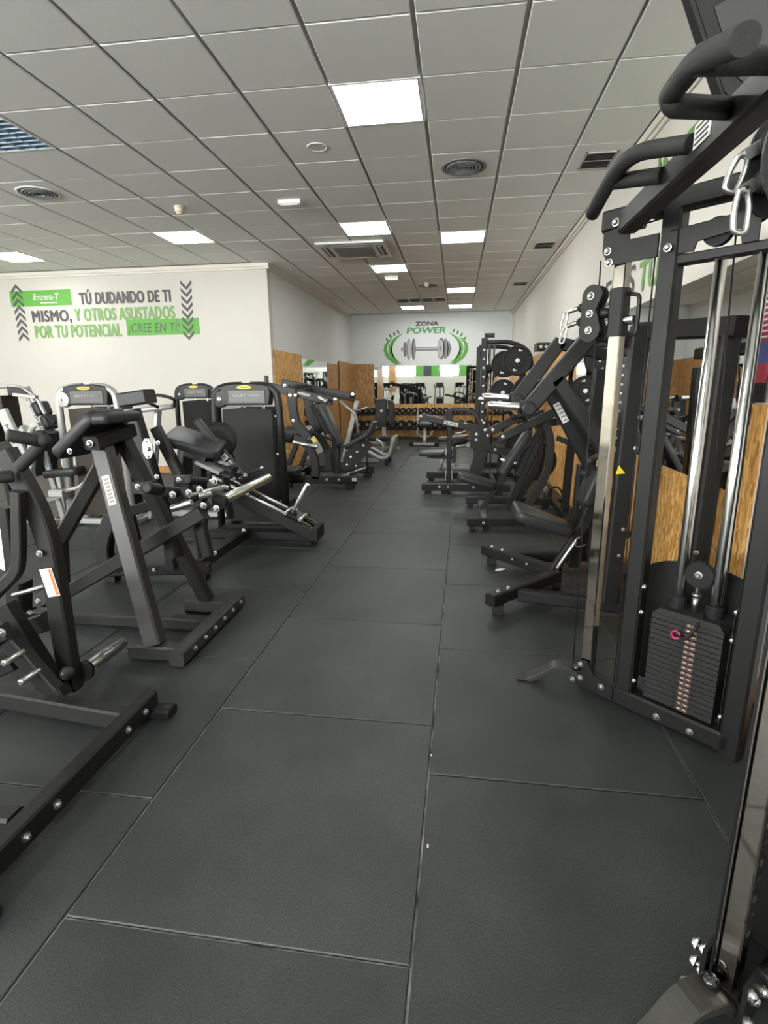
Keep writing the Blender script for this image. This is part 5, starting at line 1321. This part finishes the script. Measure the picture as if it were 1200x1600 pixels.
MB().beam((-1.63, 12.1, .05), (-1.63, 12.1, 1.05), .09, .07).build('post', SILVER, L8); MB().beam((-1.63, 11.8, .05), (-1.63, 12.5, .05), .09, .07).build('floor_beam', SILVER, L8); MB().beam((-1.95, 12.4, .05), (-1.3, 12.4, .05), .08, .07).build('floor_beam', SILVER, L8)
MB().tube([(-1.9, 11.95, .22), (-1.75, 11.9, .36), (-1.5, 11.9, .36), (-1.38, 11.95, .3), (-1.36, 11.95, .05)], .03, 10, bend=.1).build('leg_hoop', SILVER, L8); MB().tube([(-1.85, 12.0, 1.16), (-1.6, 12.0, 1.2), (-1.42, 12.0, 1.14)], .02, 8).build('top_bar', STEEL, L8)
MB().pad((-1.7, 11.7, .34), .4, .3, .08, (1, 0, 0), (0, 0, 1), .05).build('seat_cushion', VINYL, L8)

# ------------------------------------------------------------------ dumbbell rack with two tiers
DR = thing('dumbbell_rack', 'long low two-tier dumbbell rack along the far wall', 'rack', (-1.2, 15.3, 0))
for z, y in ((.26, 15.2), (.66, 15.38)):
    for dy in (-.09, .09): MB().beam((-2.93, y + dy, z), (1.26, y + dy, z), .03, .05).build('shelf_rail', DARK, DR)
for x in (-2.94, 1.27):
    MB().path([(x, 15.06, .0), (x, 15.15, .3), (x, 15.5, .78)], .05, .05, up=(1, 0, 0)).build('side_frame', DARK, DR); MB().beam((x, 15.05, .02), (x, 15.6, .02), .06, .04).build('foot', DARK, DR)
def dumbbell(name, r, L):
    t = bpy.data.objects.new(name, None); COL.objects.link(t); t.empty_display_size = .1; ORG[t.name] = Vector()
    for s_ in (-1, 1):
        MB().tube_prof(Vector((0, s_ * L / 2, 0)), Vector((0, -s_, 0)), [(0, r * .82), (.012, r), (L * .3, r), (L * .33, r * .8)], 12, 0).build('head', RUBBER, t)
    MB().cyl((0, -L * .25, 0), (0, L * .25, 0), .016, 8).build('handle', STEEL, t)
    MB().cyl((0, -L / 2 - .002, 0), (0, -L / 2 + .004, 0), r * .42, 10).build('end_disc', MGREY, t)
    return t
sizes = {'small': dumbbell('dumbbell', .082, .28), 'large': dumbbell('dumbbell', .112, .34)}
ordn = ['first', 'second', 'third', 'fourth', 'fifth', 'sixth', 'seventh', 'eighth', 'ninth', 'tenth', 'eleventh', 'twelfth', 'thirteenth', 'fourteenth', 'fifteenth', 'sixteenth', 'seventeenth', 'eighteenth', 'nineteenth', 'twentieth', 'twenty-first', 'twenty-second', 'twenty-third', 'twenty-fourth', 'twenty-fifth']
used = set()
for tier, key, z, y, n, r in (('upper', 'small', .66 + .025 + .0835, 15.38, 23, .082), ('lower', 'large', .26 + .025 + .1135, 15.2, 17, .112)):
    for k in range(n):
        x = -2.74 + (3.82 / (n - 1)) * k
        src = sizes[key]
        if key not in used: t = src; used.add(key)
        else:
            t = src.copy(); COL.objects.link(t)
            for ch in src.children: copy_part(ch, t)
        t.location = (x, y, z)
        tag(t, 'black rubber dumbbell, %s from the left on the %s tier of the rack' % (ordn[k], tier), 'dumbbell', 'dumbbells on the %s tier' % tier)

# ------------------------------------------------------------------ small things
hx = thing('wall_fan_housing', 'large dark grey moulded plastic housing hanging above the pull-up bar, top right', 'housing', (1.15, 2.75, 2.75))
hp = [(1.0, 3.2, 3.25), (1.069, 2.800, 2.649), (1.140, 2.750, 2.559), (1.187, 2.700, 2.540), (1.28, 2.62, 2.68), (1.36, 2.45, 3.25)]
hn = Vector((-.35, -.9, -.25)).normalized()
c = sum((V(p) for p in hp), Vector()) / 6
hp = [V(p) - hn * ((V(p) - c).dot(hn)) for p in hp]
MB().prism(hp, hn, .12, ch=.03).build('shell', SHROUD, hx)
for k, f in enumerate((.78, .5)): MB().prism([c + (p - c) * f + hn * (.062 + .006 * k) for p in hp], hn, .012, ch=.004).build('moulded_rib', BLACK if k else SHROUD, hx)
bb(hx, (1.3, 2.75, 2.95), (1.445, 2.75, 2.95), .1, .1, 'wall_bracket', BLACK)
ps = MB().box((XR - .03, 2.83, 1.68), (.012, .09, .56), ch=.002)
pt = thing('wall_banner', 'narrow red and blue printed banner hanging at the right mirror edge', 'banner', (XR - .03, 2.83, 1.4))
for z0_, z1_, mt, nm in ((1.40, 1.49, BLACK, 'dark_hem'), (1.49, 1.58, REDP, 'red_field'), (1.58, 1.68, BLUEP, 'blue_field'), (1.68, 1.95, REDP, 'red_field')):
    MB().box((XR - .03, 2.83, (z0_ + z1_) / 2), (.012, .10, z1_ - z0_), ch=.001).build(nm, mt, pt)
for k in range(9): MB().box((XR - .0375, 2.83, 1.70 + .026 * k), (.002, .06, .008), ch=.0003).build('print_line', LABEL, pt)
bx = thing('wall_box', 'small black box with chrome bolts fixed above OSB boards, right wall', 'box', (1.33, 9.3, 2.0))
MB().box((1.34, 9.3, 2.06), (.2, .36, .12), ch=.01).build('case', BLACK, bx)
for x in (1.3, 1.38): bolt(bx, (x, 9.12, 2.06), (0, -1, 0), .02)
dr = thing('camera_tripod_head', 'small dark device with cable lying on the floor by the OSB boards', 'device', (1.18, 6.95, 0))
MB().rod((1.16, 6.9, .05), (1.2, 7.0, .16), .05).build('barrel', BLACK, dr); MB().rod((1.12, 7.02, .14), (1.18, 7.04, .15), .045).build('cap', STEEL, dr)
MB().tube([(1.2, 7.0, .16), (1.3, 7.05, .2), (1.38, 7.1, .12), (1.4, 7.1, .01)], .012, 8, bend=.06).build('cable', RUBBER, dr)
pp = MB().prism([((0.379, 4.268, 0.000)[0] + x, (0.379, 4.268, 0.000)[1] + y, .004) for x, y in ((-.04, -.03), (.0, -.02), (.03, .0), (.05, .035), (.0, .03), (-.03, .01))], (0, 0, 1), .004).build('paper_scrap', WHITE, None)
tag(pp, 'small torn scrap of white paper lying on the black floor mats', 'paper')
for k, (x, y) in enumerate(((-.075, 1.93), (-.065, 1.48))):
    o = MB().box((x, y, .003), (.006, .012, .005), ch=.001).build('crumb', CREAM, None)
    tag(o, 'pale crumb in the mat seam, ' + ('farther' if k == 0 else 'nearer') + ' of two', 'crumb', 'crumbs in the seam')

# ------------------------------------------------------------------ cardio machines behind the camera, seen in the far mirror
def cardio(x, y, rz, lab, tall):
    t = thing('cross_trainer', lab, 'gym machine', (x, y, 0), 'cardio machines by the back windows')
    o = lambda m, n, mt: m.build(n, mt, t, (0, 0, 0))
    o(MB().box((0, 0, .1), (.6, 1.5, .16), ch=.03), 'deck', SHROUD)
    o(MB().box((0, -.5, .42), (.4, .5, .55), ch=.08), 'drive_cover', DARK)
    for s_ in (-.27, .27):
        o(MB().tube([(s_, .1, .15), (s_, -.25, .8), (s_, -.35, 1.15), (s_, -.1, 1.2 + tall)], .03, 10, bend=.15), 'arm', DARK)
        o(MB().rod((s_, -.12, 1.17 + tall), (s_, .12, 1.27 + tall), .025), 'grip', GRIP)
        o(MB().beam((s_ * .6, .65, .26), (s_ * .6, -.1, .3), .12, .05), 'pedal', RUBBER)
    o(MB().beam((0, -.45, .6), (0, -.35, 1.35), .1, .08), 'mast', SILVER)
    o(MB().box((0, -.33, 1.42), (.46, .06, .32), ax=((1, 0, 0), (0, .94, .34), (0, -.34, .94)), ch=.02), 'console', BLACK)
    t.rotation_euler = (0, 0, rz)
    return t
cardio(-4.4, -2.6, 3.0, 'black cross trainer under the back windows, first from the left in the far mirror', .25)
cardio(-3.3, -2.6, .1, 'black cross trainer facing the back wall, second from left in the mirror', .1)
cardio(-2.25, -2.7, 3.05, 'tall black cross trainer below the dark poster, behind the camera', .35)
cardio(-1.15, -2.6, .15, 'black cross trainer right of the poster, behind the camera', .2)
cardio(.1, -2.6, 3.1, 'rightmost black cross trainer by the back wall windows', .3)
